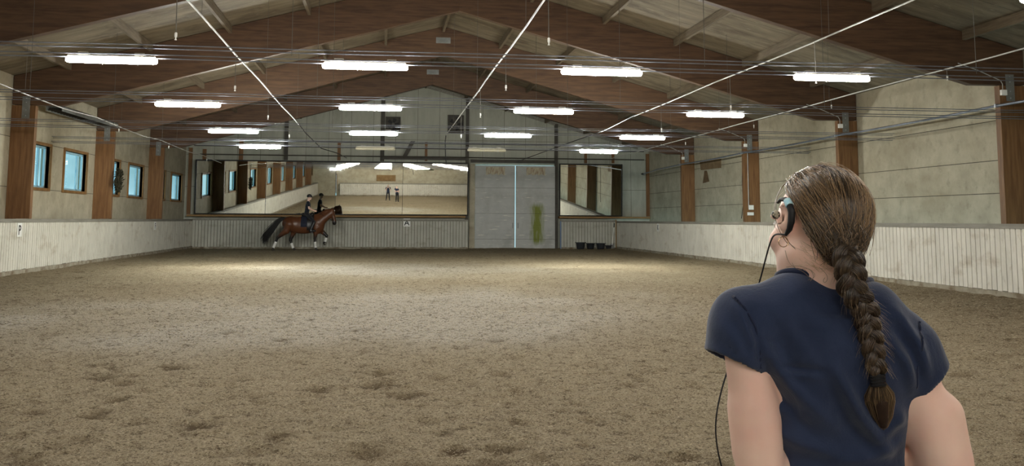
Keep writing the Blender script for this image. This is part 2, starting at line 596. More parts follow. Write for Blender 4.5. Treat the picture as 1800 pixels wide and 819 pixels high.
def make_floor():
    ys = [REAR]
    while ys[-1] < D + 0.3:
        y = ys[-1]
        ys.append(y + (0.5 if y < 3 else (0.12 if y < 5.4 else min(0.11, 0.02 + 0.0026 * max(0, y - 5.4)))))
    ys = np.array(ys)
    xs = np.arange(KL - 0.2, KR + 0.25, 0.045)
    X, Y = np.meshgrid(xs, ys, indexing='ij')
    Z = np.zeros_like(X)
    for sc, am, sd in ((0.55, 0.020, 1), (1.6, 0.020, 2), (4.2, 0.020, 3), (9.0, 0.020, 4), (19.0, 0.016, 5)):
        Z += am * (vnoise(X * sc + sd * 7.3, Y * sc * 0.9 + sd * 3.1, sd) - 0.5) * 2 * 0.5
    wet = np.zeros_like(X)
    r = np.random.default_rng(3)
    n = 2600
    hx = r.uniform(KL + 0.5, KR - 0.3, n)
    hy = 5.3 + (D - 6) * r.random(n) ** 1.5
    hr = r.uniform(0.035, 0.09, n)
    big = np.array([(165, 665), (672, 657), (870, 600), (495, 597), (400, 587), (710, 697), (560, 685), (345, 753), (160, 730), (500, 768), (300, 650), (655, 680), (220, 677), (880, 660), (60, 725), (410, 560), (650, 795), (880, 790)])
    for i, (a, b) in enumerate(big):
        p = at(a, b, Z=0)
        hx[i], hy[i] = p[0], p[1]
        hr[i] = r.uniform(0.085, 0.115)
    for i in range(n):
        i0, i1 = np.searchsorted(xs, [hx[i] - 4 * hr[i], hx[i] + 4 * hr[i]])
        j0, j1 = np.searchsorted(ys, [hy[i] - 4 * hr[i], hy[i] + 4 * hr[i]])
        sx, sy = X[i0:i1, j0:j1], Y[i0:i1, j0:j1]
        q = ((sx - hx[i]) / hr[i]) ** 2 + ((sy - hy[i]) / (hr[i] * 1.5)) ** 2
        q = q * (0.25 + 1.5 * vnoise(sx * 17 + i, sy * 13, i % 60 + 20))
        Z[i0:i1, j0:j1] += -0.42 * hr[i] * np.exp(-q) * (1 if i < len(big) else 0.6) + 0.14 * hr[i] * np.exp(-(np.sqrt(q) - 1.5) ** 2 * 3)
        wet[i0:i1, j0:j1] += np.exp(-q * 0.8) * (1.0 if i < len(big) else 0.55)
    # the bank of sand along the boards, and the trodden outer track
    edge = np.minimum(np.minimum(X - KL, KR - X), D - Y)
    Z += 0.05 * np.exp(-np.maximum(edge, 0) / 0.5) * vnoise(X * 0.8, Y * 0.8, 61)
    Z -= 0.03 * np.exp(-((edge - 1.3) / 0.6) ** 2)
    Z -= Z.mean() * 0.5
    wet = np.clip(wet + 0.35 * np.exp(-np.maximum(edge - 0.6, 0) / 1.6), 0, 1)
    # broad patches of paler sand broken up by noise, moist brown towards the boards on the right and the far end
    paleness = np.zeros_like(X)
    for (a, b, ra, rb) in ((850, 535, 3.2, 3.6), (600, 545, 2.6, 2.6), (690, 474, 4.2, 3.4), (350, 590, 1.6, 2.0), (760, 580, 2.2, 1.8), (60, 560, 2.0, 2.6)):
        p = at(a, b, Z=0)
        paleness += np.exp(-((X - p[0]) / ra) ** 2 - ((Y - p[1]) / rb) ** 2)
    paleness = np.clip(paleness * (0.45 + 1.1 * vnoise(X * 0.9, Y * 0.7, 77)), 0, 1)
    idx = np.arange(X.size).reshape(X.shape)
    q = np.stack([idx[:-1, :-1], idx[1:, :-1], idx[1:, 1:], idx[:-1, 1:]], -1).reshape(-1, 4)
    m, nn, l, p = new_mat('riding_sand')
    p.inputs['Roughness'].default_value = 0.95
    p.inputs['Specular IOR Level'].default_value = 0.1
    tc = nn.new('ShaderNodeTexCoord')
    def noise(scale, detail=6, rough=0.6, st=(1, 1, 1)):
        mp = nn.new('ShaderNodeMapping')
        mp.inputs['Scale'].default_value = st
        l.new(tc.outputs['Object'], mp.inputs['Vector'])
        t = nn.new('ShaderNodeTexNoise')
        t.inputs['Scale'].default_value = scale
        t.inputs['Detail'].default_value = detail
        t.inputs['Roughness'].default_value = rough
        l.new(mp.outputs['Vector'], t.inputs['Vector'])
        return t
    def mix(fac, a, b):
        mx = nn.new('ShaderNodeMix')
        mx.data_type = 'RGBA'
        for sock, val in ((0, fac), (6, a), (7, b)):
            if hasattr(val, 'is_linked'):
                l.new(val, mx.inputs[sock])
            else:
                mx.inputs[sock].default_value = val
        return mx.outputs[2]
    def rng_(sock, a, b, c=0.0, d=1.0):
        mr = nn.new('ShaderNodeMapRange')
        l.new(sock, mr.inputs['Value'])
        for nm, vv in (('From Min', a), ('From Max', b), ('To Min', c), ('To Max', d)):
            mr.inputs[nm].default_value = vv
        return mr.outputs['Result']
    n1 = noise(0.35, 4)
    n2 = noise(7.0, 8, 0.72)
    n3 = noise(48.0, 5, 0.75, (1, 0.7, 1))
    n4 = noise(95.0, 3, 0.65, (1, 0.5, 1))
    aw = nn.new('ShaderNodeAttribute')
    aw.attribute_name = 'wet'
    ad = nn.new('ShaderNodeAttribute')
    ad.attribute_name = 'paleness'
    c = mix(rng_(n1.outputs['Fac'], 0.35, 0.65), s(164, 147, 118), s(181, 165, 136))
    c = mix(rng_(n2.outputs['Fac'], 0.42, 0.66, 0, 0.6), c, s(180, 165, 138))
    c = mix(ad.outputs['Fac'], c, s(206, 198, 182))
    c = mix(rng_(n2.outputs['Fac'], 0.48, 0.34, 0, 0.8), c, s(90, 74, 54))
    c = mix(rng_(n3.outputs['Fac'], 0.50, 0.36, 0, 0.85), c, s(78, 63, 45))
    c = mix(rng_(n4.outputs['Fac'], 0.56, 0.66, 0, 0.8), c, s(222, 208, 178))
    c = mix(rng_(aw.outputs['Fac'], 0.1, 1.0, 0, 0.8), c, s(88, 70, 48))
    l.new(c, p.inputs['Base Color'])
    add = nn.new('ShaderNodeMath')
    add.operation = 'ADD'
    l.new(rng_(n2.outputs['Fac'], 0, 1, 0, 2.2), add.inputs[0])
    l.new(n3.outputs['Fac'], add.inputs[1])
    bp = nn.new('ShaderNodeBump')
    bp.inputs['Strength'].default_value = 1.0
    bp.inputs['Distance'].default_value = 0.045
    l.new(add.outputs[0], bp.inputs['Height'])
    l.new(bp.outputs['Normal'], p.inputs['Normal'])
    o = np_mesh('floor', np.stack([X, Y, Z], -1).reshape(-1, 3), q, m, None, True, {'wet': wet.ravel(), 'paleness': paleness.ravel()})
    return struct(o), xs, ys, Z
floor, FX, FY, FZ = make_floor()

# loose wood and textile fibres mixed into the footing, too many to count
def make_fibres(n=95000):
    r = np.random.default_rng(17)
    y = 1 / (1 / 5.2 - r.random(n) * (1 / 5.2 - 1 / 26.0))
    x = EYE[0] + y * r.uniform(-0.62, 0.84, n)
    ok = (x > KL + 0.1) & (x < KR - 0.1)
    x, y = x[ok], y[ok]
    n = len(x)
    i = np.clip(np.searchsorted(FX, x), 1, len(FX) - 1)
    j = np.clip(np.searchsorted(FY, y), 1, len(FY) - 1)
    u = (x - FX[i - 1]) / (FX[i] - FX[i - 1])
    v = (y - FY[j - 1]) / (FY[j] - FY[j - 1])
    z = (FZ[i - 1, j - 1] * (1 - u) + FZ[i, j - 1] * u) * (1 - v) + (FZ[i - 1, j] * (1 - u) + FZ[i, j] * u) * v
    sc = np.clip(y / 9.0, 0.7, 2.0)
    ln = r.uniform(0.010, 0.030, n) * sc
    a = r.normal(0, 0.7, n) + (r.random(n) < 0.3) * PI / 2
    dz = r.normal(0.0, 0.25, n) * ln
    c = np.stack([x, y, z + 0.003], -1)
    d = np.stack([np.cos(a) * ln, np.sin(a) * ln, dz], -1) * 0.5
    P = np.stack([c - d, c + d * 0.1 + np.array([0, 0, 0.002]), c + d], 1)
    kind = r.random(n)
    tint = np.where(kind < 0.62, 0.55 + 0.45 * r.random(n), 0.25 * r.random(n))
    o = strands('sand_fibres', P, np.outer(r.uniform(0.0012, 0.0024, n) * sc, [0.7, 1, 0.6]), hair_mat('footing_fibre', s(70, 56, 40), s(216, 202, 172), 0.9, 0.1), None, tint)
    o['kind'] = 'stuff'
    tag(o, 'pale and dark wood fibres strewn over the riding sand', 'fibres')

# ------------------------------------------------------------------ walls
def grooves(mb, lines):
    for b in lines:
        mb.box(*b)

# left wall with its window openings
WIN_Z0, WIN_Z1 = 2.47, 3.77
WINDOWS = []
for n in range(1, 9):
    y0 = D - n * BAY
    WINDOWS.append((y0 + 0.95, y0 + 3.35))
    WINDOWS.append((y0 + 4.75, y0 + 7.15))
WINDOWS.sort()
mb = MB()
mb.box(-W - 0.25, -W, REAR - 0.25, D + 0.25, -0.3, WIN_Z0)
mb.box(-W - 0.25, -W, REAR - 0.25, D + 0.25, WIN_Z1, 5.6)
prev = REAR - 0.25
for (a, b) in WINDOWS:
    mb.box(-W - 0.25, -W, prev, a, WIN_Z0, WIN_Z1)
    prev = b
mb.box(-W - 0.25, -W, prev, D + 0.25, WIN_Z0, WIN_Z1)
wl = struct(mb.build('wall_left', MT['concrete']))
def concrete_joints(x0, x1, name, par, zs):
    g = MB()
    for z in zs:
        g.box(x0, x1, REAR, D, z - 0.009, z + 0.009)
    return g.build(name, MT['joint'], par)
gj = MB()
for z in (2.42, 3.83):
    prev = REAR
    for (a, b) in WINDOWS:
        gj.box(-W - 0.01, -W + 0.004, prev, a - 0.09, z - 0.008, z + 0.008)
        prev = b + 0.09
    gj.box(-W - 0.01, -W + 0.004, prev, D, z - 0.008, z + 0.008)
for n in range(1, 8):
    pass
gj.build('panel_joint', MT['joint'], wl)
mb = MB().box(W, W + 0.25, REAR - 0.25, D + 0.25, -0.3, 5.6)
wr = struct(mb.build('wall_right', MT['concrete']))
concrete_joints(W - 0.004, W + 0.01, 'panel_joint', wr, (2.25, 3.05, 4.02))

def gable(y0, y1, openings, name, m):
    """openings: (x0, x1, ztop) reaching the floor"""
    xs = sorted({-W - 0.25, 0.0, W + 0.25} | {o[0] for o in openings} | {o[1] for o in openings})
    g = MB()
    for a, b in zip(xs[:-1], xs[1:]):
        z0 = -0.3
        for o in openings:
            if a >= o[0] - 1e-6 and b <= o[1] + 1e-6:
                z0 = o[2]
        g.prism([(a, z0), (b, z0), (b, top_z(b)), (a, top_z(a))], 1, y0, y1)
    return struct(g.build(name, m))
DOOR_X0, DOOR_X1, DOOR_Z = 2.82, 7.25, 4.58
wf = gable(D, D + 0.25, [(DOOR_X0, DOOR_X1, DOOR_Z)], 'wall_far', MT['gable'])
g = MB()
for x in np.arange(-11.2, 12, 1.2):
    if DOOR_X0 - 0.1 < x < DOOR_X1 + 0.1:
        g.box(x - 0.008, x + 0.008, D - 0.004, D + 0.01, 4.7, top_z(x) - 0.1)
    else:
        g.box(x - 0.008, x + 0.008, D - 0.004, D + 0.01, 1.7, top_z(x) - 0.1)
for z in (3.25, 4.95, 5.9):
    g.box(-W, DOOR_X0 - 0.45 if z < 4.6 else W, D - 0.004, D + 0.01, z - 0.008, z + 0.008)
    if z < 4.6:
        g.box(DOOR_X1 + 0.1, W, D - 0.004, D + 0.01, z - 0.008, z + 0.008)
g.build('panel_joint', MT['joint'], wf)
REARDOOR = (-9.6, -8.3, 2.5)
wn = gable(REAR - 0.25, REAR, [REARDOOR], 'wall_rear', MT['concrete'])

# roof
mb = MB()
for sx in (-1, 1):
    mb.prism([(0, top_z(0)), (sx * 12.95, top_z(12.95)), (sx * 12.95, top_z(12.95) + 0.12), (0, top_z(0) + 0.12)], 1, REAR - 0.3, D + 0.3)
ceiling = struct(mb.build('ceiling', MT['roof']))
for n in range(8):
    a, b = FRAMES[n + 1] + 0.11, FRAMES[n] - 0.11
    for x in (-11.1, -8.9, -6.7, -4.45, -2.2, 0.0, 2.2, 4.45, 6.7, 8.9, 11.1):
        zt = top_z(x) - 0.005
        MB().box(x - 0.045, x + 0.045, a, b, zt - 0.24, zt - (0.012 if x else 0.02)).build('purlin', MT['purlin'], ceiling)
g = MB()
for sx in (-1, 1):
    for n in range(8):
        for k in (1, 2, 3):
            y = FRAMES[n + 1] + k * BAY / 4
            g.prism([(sx * 0.2, top_z(0.2) - 0.003), (sx * 12.6, top_z(12.6) - 0.003), (sx * 12.6, top_z(12.6) + 0.005), (sx * 0.2, top_z(0.2) + 0.005)], 1, y - 0.006, y + 0.006)
g.build('board_joint', MT['joint'], ceiling)

# ------------------------------------------------------------------ windows in the left wall
for i, (a, b) in enumerate(WINDOWS):
    o = struct(empty('window_%d' % (i + 1), (-W, (a + b) / 2, WIN_Z0)))
    c = np.array(o.location)
    g = MB()
    x0, x1 = -W - 0.10, -W + 0.05
    t = 0.09
    g.box(x0, x1, a - t, a, WIN_Z0 - t, WIN_Z1 + t)
    g.box(x0, x1, b, b + t, WIN_Z0 - t, WIN_Z1 + t)
    g.box(x0, x1, a, b, WIN_Z0 - t, WIN_Z0)
    g.box(x0, x1, a, b, WIN_Z1, WIN_Z1 + t)
    g.build('window_frame', MT['winframe'], o, offset=c)
    g = MB()
    x0, x1 = -W - 0.17, -W - 0.11
    t = 0.07
    g.box(x0, x1, a, a + t, WIN_Z0, WIN_Z1)
    g.box(x0, x1, b - t, b, WIN_Z0, WIN_Z1)
    g.box(x0, x1, b - 0.62, b - 0.56, WIN_Z0, WIN_Z1)
    g.box(x0, x1, a, b, WIN_Z0, WIN_Z0 + t)
    g.box(x0, x1, a, b, WIN_Z1 - t, WIN_Z1)
    g.build('window_sash', MT['winblue'], o, offset=c)
    MB().box(-W - 0.146, -W - 0.140, a + 0.01, b - 0.01, WIN_Z0 + 0.01, WIN_Z1 - 0.01).build('window_pane', MT['glass'], o, offset=c)

# ------------------------------------------------------------------ kickboards
def kick_run(name, p0, p1, inward, z0, z1, planks=0.172, sill=True, paint='kick'):
    """planks along the line p0-p1 (x, y), the face turned to 'inward'"""
    p0 = np.array(p0, float)
    p1 = np.array(p1, float)
    L = np.linalg.norm(p1 - p0)
    t = (p1 - p0) / L
    nrm = np.array(inward, float)
    def bx(g, a, b, d0, d1, za, zb):
        q = [p0 + t * a + nrm * d0, p0 + t * b + nrm * d0, p0 + t * b + nrm * d1, p0 + t * a + nrm * d1]
        g.quadbox([(x[0], x[1], za) for x in q] + [(x[0], x[1], zb) for x in q])
    root = struct(empty(name, (p0[0], p0[1], 0)))
    off = np.array([p0[0], p0[1], 0])
    g = MB()
    n = int(L / planks)
    w = L / n
    r = random.Random(name)
    for i in range(n):
        dz = r.uniform(-0.012, 0.012)
        bx(g, i * w + 0.011, (i + 1) * w - 0.011, -0.028, r.uniform(-0.002, 0.002), z0 + dz, z1)
    g.build('plank_cladding', MT[paint], root, offset=off)
    g = MB()
    bx(g, 0, L, -0.05, -0.020, z0 + 0.02, z1)
    g.build('backing_board', MT['kickback'], root, offset=off)
    g = MB()
    bx(g, 0, L, -0.30, 0.022, z1, z1 + 0.10)
    g.build('cap_rail', MT['cap'], root, offset=off)
    if sill:
        g = MB()
        bx(g, 0, L, -0.30, 0.05, -0.2, z0 - 0.005)
        g.build('sill', MT['sill'], root, offset=off)
    return root
MT['kickdim'] = mat('kickboard_paint_dimmed', s(178, 176, 164), s(194, 192, 180), 2.0, 0.7, 0.05, (1, 1, 0.6), spots=[(s(130, 116, 92), 1.1, (1, 1, 2.0), 0.55, 0.74, 0.5)])  # kickboard paint darkened, so the weaker far light sits in the colour
kick_run('baseboard_left', (KL, REAR), (KL, D - 0.62), (1, 0), 0.13, 1.42)
kick_run('baseboard_right', (KR, REAR), (KR, D - 0.62), (-1, 0), 0.13, 1.42)
kb1 = kick_run('baseboard_far', (KL, D - 0.60), (2.38, D - 0.60), (0, -1), 0.08, 1.46, 0.16, paint='kickdim')
kb2 = kick_run('baseboard_far_right', (7.5, D - 0.60), (KR, D - 0.60), (0, -1), 0.08, 1.46, 0.16, paint='kickdim')
kick_run('baseboard_rear', (KL + 2.6 + 1.6, REAR + 0.6), (KR, REAR + 0.6), (0, 1), 0.13, 1.42)

# ------------------------------------------------------------------ glulam portal frames
ORD = ['', 'first', 'second', 'third', 'fourth', 'fifth', 'sixth', 'seventh']
for n in range(0, 8):
    y = FRAMES[n] if n else D - 0.02
    if n == 0:
        continue
    tail = {4: 'nearest timber portal frame, only its ends and the lower beam edges in view',
            3: 'timber portal frame just beyond the nearest lamp rows, between the two nearest pairs of columns',
            2: 'second timber portal frame from the far gable, metal plate at its apex',
            1: 'timber portal frame right in front of the far gable wall'}.get(n, '%s timber portal frame counted from the far gable, overhead outside the view' % ORD[n])
    root = tag(empty('portal_frame', (0, y, 0)), tail, 'timber frame', 'glulam portal frames of the hall')
    off = (0, y, 0)
    for sx in (-1, 1):
        if sx > 0:
            g = MB().box(12.0, W - 0.005, y, y + 0.2, -0.25, 4.72)
        else:
            g = MB().prism([(-12.42, -0.25), (-12.42, 1.525), (-12.0, 1.525), (-12.0, 4.72), (-W + 0.005, 4.72), (-W + 0.005, -0.25)], 1, y, y + 0.2)
        g.build('column', MT['column'], root, offset=off, bevel=0.008)
        poly = [(0, low_z(0)), (sx * 11.3, low_z(11.3)), (sx * (W - 0.02), 4.74), (sx * (W - 0.02), top_z(W - 0.02) - 0.02), (0, top_z(0) - 0.01)]
        if sx < 0:
            poly = poly[::-1]
        MB().prism(poly, 1, y - 0.01, y + 0.21).build('rafter', MT['glulam'], root, offset=off, bevel=0.008)
        g = MB().box(min(sx * 12.15, sx * 12.36), max(sx * 12.15, sx * 12.36), y - 0.022, y - 0.008, 4.35, 4.98)
        g.build('steel_plate', MT['plate'], root, offset=off)
        for zz in (4.42, 4.58, 4.80, 4.92):
            MB().tube([(sx * 12.25, y - 0.032, zz), (sx * 12.25, y - 0.018, zz)], 0.016, 8).build('bolt', MT['galv'], root, offset=off)
    MB().box(-0.28, 0.28, y - 0.022, y - 0.008, 8.33, 8.56).build('apex_plate', MT['plate'], root, offset=off)

# ------------------------------------------------------------------ far gable fittings
def post(x, z0, z1, w, d, m, name, label, cat='post', group=None):
    g = MB()
    g.box(x - w / 2, x + w / 2, D - d, D - d + 0.012, z0, z1)
    g.box(x - w / 2, x + w / 2, D - 0.022, D - 0.008, z0, z1)
    g.box(x - 0.012, x + 0.012, D - d + 0.012, D - 0.022, z0, z1)
    o = g.build(name, m, offset=(x, D, z0))
    o.location = (x, D, z0)
    return tag(o, label, cat, group)
def wood_post(x, z0, z1, w, d, label, group=None):
    g = MB().box(x - w / 2, x + w / 2, D - d, D - 0.002, z0, z1)
    o = g.build('wooden_post', MT['column'], offset=(x, D, z0), bevel=0.006)
    o.location = (x, D, z0)
    return tag(o, label, 'post', group)
def gx(px, py=270): return at(px, py, Y=D)[0]
def gz(px, py): return at(px, py, Y=D)[2]
post(gx(503), 4.7, top_z(gx(503)) - 0.12, 0.20, 0.2, MT['steel'], 'steel_post', 'dark steel gable post above the long mirror, leftmost of the three slim ones')
post(gx(672), 4.7, top_z(gx(672)) - 0.32, 0.22, 0.12, MT['steel'], 'steel_post', 'dark steel gable post rising above the middle of the long mirror')
post(gx(821), 0.0, top_z(gx(821)) - 0.12, 0.17, 0.2, MT['steel'], 'steel_post', 'tall dark steel post between the long mirror and the sliding door')
post(gx(977), 0.0, top_z(gx(977)) - 0.12, 0.17, 0.22, MT['steel'], 'steel_post', 'tall dark steel post between the sliding door and the small mirror')
for (px, y0, y1, w, lb) in ((360, 262, 283, 0.19, 'short wooden post above the left end of the long mirror'),
                            (424, 246, 283, 0.22, 'short wooden post behind the lit lamp nearest the left of the far gable'),
                            (596, 250, 282, 0.17, 'short wooden post above the long mirror, left of the gable middle'),
                            (749, 250, 283, 0.14, 'short wooden post above the right part of the long mirror'),
                            (1029, 268, 287, 0.15, 'left one of two short wooden posts above the small mirror'),
                            (1077, 264, 287, 0.15, 'right one of two short wooden posts above the small mirror')):
    wood_post(gx(px), gz(px, y1), gz(px, y0), w, 0.1, lb, 'short wooden posts on the far gable')
g = MB().box(-0.09, 0.09, -0.13, -0.012, 1.785, 5.3)
for (x, lb) in ((-12.5, 'wooden corner post at the left end of the far wall'), (W - 0.2, 'wooden corner post at the right end of the far wall')):
    o = g.build('corner_post', MT['column'], bevel=0.006)
    o.location = (x + 0.1, D, 0)
    tag(o, lb, 'post')
for k_, sx in enumerate((-1, 1)):
    g = MB().prism([(sx * 0.02, top_z(0) - 0.03), (sx * 12.0, top_z(12.0) - 0.03), (sx * 12.0, top_z(12.0) - 0.20), (sx * 0.02, top_z(0) - 0.20)], 1, D - 0.07, D - 0.012)
    struct(g.build('trim_%d' % (k_ + 1), MT['cap']))
# rails and dark header along the gable
def rail(name, label, z, x0, x1, r, m, dy=0.05):
    o = MB().tube([(x0, 0, 0), (x1, 0, 0)], r, 8).build(name, m, smooth=True)
    o.location = (0, D - dy, z)
    return tag(o, label, 'rail')
rail('gable_rail', 'upper dark rail across the far gable wall above the mirrors', gz(700, 252), -12.2, 12.3, 0.035, MT['steel'], 0.265)
rail('gable_rail', 'middle dark rail across the far gable wall above the mirrors', gz(700, 261), -12.2, 12.3, 0.03, MT['steel'], 0.265)
rail('gable_rail', 'lowest dark rail across the far gable just above the mirror tops', gz(700, 276), -11.9, 12.3, 0.03, MT['steel'], 0.265)
g = MB().box(gx(673), gx(820), D - 0.24, D - 0.03, gz(740, 281), gz(740, 275))
tag(g.build('header_beam', MT['steel']), 'dark header beam above the right half of the long mirror', 'beam')
g = MB().box(DOOR_X0 - 0.3, DOOR_X1 - 0.04, D - 0.30, D - 0.22, 4.68, 4.86)
g.box(DOOR_X0 - 0.3, DOOR_X1 - 0.04, D - 0.22, D - 0.03, 4.80, 4.86)
tag(g.build('door_track', MT['steel']), 'dark sliding door track above the grey double door', 'track')
# fan boxes on the gable
for (xa, xb, ya, yb, lb) in ((678, 704, 206, 231, 'dark square fan box high on the far gable, left of the ridge line post'), (787, 815, 201, 233, 'dark square fan box high on the far gable beside the tall steel post')):
    x0, x1 = gx(xa, 215), gx(xb, 215)
    z0, z1 = gz(700, yb), gz(700, ya)
    c = ((x0 + x1) / 2, D, z0)
    root = tag(empty('ventilation_fan', c), lb, 'fan', 'fan boxes on the far gable')
    g = MB()
    t = 0.05
    g.box(x0, x0 + t, D - 0.2, D - 0.004, z0, z1).box(x1 - t, x1, D - 0.2, D - 0.004, z0, z1)
    g.box(x0 + t, x1 - t, D - 0.2, D - 0.004, z0, z0 + t).box(x0 + t, x1 - t, D - 0.2, D - 0.004, z1 - t, z1)
    g.box(x0 + t, x1 - t, D - 0.03, D - 0.004, z0 + t, z1 - t)
    g.build('housing', MT['steel'], root, offset=c)
    g = MB()
    for k in range(5):
        a = 2 * PI * k / 5
        cc, ss = math.cos(a), math.sin(a)
        cx_, cz_ = (x0 + x1) / 2, (z0 + z1) / 2
        rr = 0.4 * min(x1 - x0, z1 - z0)
        q = []
        for (u, v) in ((0.06, -0.04), (rr, -0.12), (rr, 0.1), (0.06, 0.04)):
            q.append((cx_ + u * cc - v * ss, cz_ + u * ss + v * cc))
        g.prism(q, 1, D - 0.12, D - 0.105)
    g.build('blade', MT['black'], root, offset=c)
    g = MB().tube([(cx_, D - 0.14, cz_), (cx_, D - 0.03, cz_)], 0.08, 12)
    g.build('hub', MT['wire'], root, offset=c)
# slanted bracket above the mirror
p0, p1 = at(712, 274, Y=D - 0.36), at(726, 248, Y=D - 0.36)
dv = np.array([0.12, 0, 0])
g = MB().quadbox([p0 - dv, p0 + dv, p0 + dv + (0, 0.03, 0), p0 - dv + (0, 0.03, 0), p1 - dv, p1 + dv, p1 + dv + (0, 0.03, 0), p1 - dv + (0, 0.03, 0)])
g.tube([p0 + (0, 0.02, 0.02), (p0[0], D - 0.01, p0[2] + 0.02)], 0.02, 6)
g.tube([p1 + (0, 0.02, -0.02), (p1[0], D - 0.01, p1[2] - 0.02)], 0.02, 6)
tag(g.build('slanted_panel', MT['steel']), 'dark slanted panel leaning above the long mirror near its middle', 'panel')
# wooden ledges under the mirrors
for (a, b, lb) in ((-12.4, 2.24, 'long brown wooden ledge under the long mirror'), (7.42, 12.55, 'brown wooden ledge under the small mirror reaching the right wall')):
    o = MB().box(a, b, -0.57, -0.02, 1.66, 1.765).build('wooden_ledge', MT['railwood'], bevel=0.008)
    o.location = (0, D, 0)
    tag(o, lb, 'ledge')
# broken concrete pier left of the door
g = MB()
r = random.Random(4)
zz = np.linspace(-0.1, 4.62, 20)
poly = [(2.47, z) for z in zz] + [(2.80 + r.uniform(-0.06, 0.02), z) for z in zz[::-1]]
g.prism(poly, 1, D - 0.16, D - 0.01)
tag(g.build('concrete_pier', MT['concrete']), 'chipped concrete pier at the left edge of the sliding door', 'pier')

# ------------------------------------------------------------------ sliding double door
def mossy_door(xc):
    """the door paint with a green run of moss about xc"""
    m = MT['door'].copy()
    m.name = 'door_panel_mossy'
    n, l = m.node_tree.nodes, m.node_tree.links
    p = n['Principled BSDF']
    src = p.inputs['Base Color'].links[0].from_socket
    tc = n.new('ShaderNodeTexCoord')
    sp = n.new('ShaderNodeSeparateXYZ')
    l.new(tc.outputs['Object'], sp.inputs[0])
    mp = n.new('ShaderNodeMapping')
    mp.inputs['Scale'].default_value = (5.0, 1, 0.9)
    l.new(tc.outputs['Object'], mp.inputs['Vector'])
    no = n.new('ShaderNodeTexNoise')
    no.inputs['Scale'].default_value = 1.6
    no.inputs['Detail'].default_value = 7.0
    l.new(mp.outputs['Vector'], no.inputs['Vector'])
    def math_(op, a, b):
        q = n.new('ShaderNodeMath')
        q.operation = op
        for i_, v in enumerate((a, b)):
            if hasattr(v, 'is_linked'):
                l.new(v, q.inputs[i_])
            else:
                q.inputs[i_].default_value = v
        return q.outputs[0]
    dx = math_('ABSOLUTE', math_('SUBTRACT', sp.outputs[0], xc), 0)
    band = math_('SUBTRACT', 1.0, math_('DIVIDE', dx, 0.62))
    dz = math_('ABSOLUTE', math_('SUBTRACT', sp.outputs[2], 1.35), 0)
    zb = math_('SUBTRACT', 1.0, math_('DIVIDE', dz, 1.35))
    f = math_('MULTIPLY', math_('MULTIPLY', math_('MAXIMUM', band, 0.0), math_('MINIMUM', math_('MULTIPLY', math_('MAXIMUM', zb, 0.0), 3.0), 1.0)), no.outputs['Fac'])
    mr = n.new('ShaderNodeMapRange')
    mr.inputs['From Min'].default_value = 0.12
    mr.inputs['From Max'].default_value = 0.42
    mr.inputs['To Max'].default_value = 0.95
    l.new(f, mr.inputs['Value'])
    mx = n.new('ShaderNodeMix')
    mx.data_type = 'RGBA'
    l.new(mr.outputs['Result'], mx.inputs[0])
    l.new(src, mx.inputs[6])
    mx.inputs[7].default_value = s(122, 130, 44)
    l.new(mx.outputs[2], p.inputs['Base Color'])
    return m
def door_leaf(n, x0, x1, lab):
    c = (x0, D - 0.15, 0)
    root = struct(empty('door_%d' % n, c))
    MB().box(x0, x1, D - 0.20, D - 0.12, -0.04, DOOR_Z - 0.035).build('door_leaf', mossy_door(1.20) if n == 2 else MT['door'], root, offset=c, bevel=0.01)
    w = x1 - x0
    a = x0 + w * (0.27 if n == 1 else 0.27)
    g = MB()
    for i in range(10):
        xx = a + i * 0.105
        g.box(xx, xx + 0.098, D - 0.215, D - 0.199, DOOR_Z - 0.56 + 0.03 * ((i * 7) % 3), DOOR_Z - 0.13)
    g.build('vent_strip', MT['rust'], root, offset=c)
    g = MB()
    for z in (0.5, 1.9, 3.3):
        g.box(x0 + 0.01, x1 - 0.01, D - 0.2035, D - 0.199, z, z + 0.012)
    g.build('panel_seam', MT['joint'], root, offset=c)
    g = MB()
    hx_ = x1 - 0.14 if n == 1 else x0 + 0.10
    g.box(hx_, hx_ + 0.04, D - 0.25, D - 0.22, 1.1, 1.4).box(hx_, hx_ + 0.04, D - 0.23, D - 0.199, 1.1, 1.13).box(hx_, hx_ + 0.04, D - 0.23, D - 0.199, 1.37, 1.4)
    g.build('door_handle', MT['plate'], root, offset=c)
    return root
MID = gx(905, 360)
door_leaf(1, DOOR_X0 - 0.04, MID - 0.022, '')
door_leaf(2, MID + 0.022, DOOR_X1 - 0.02, '')

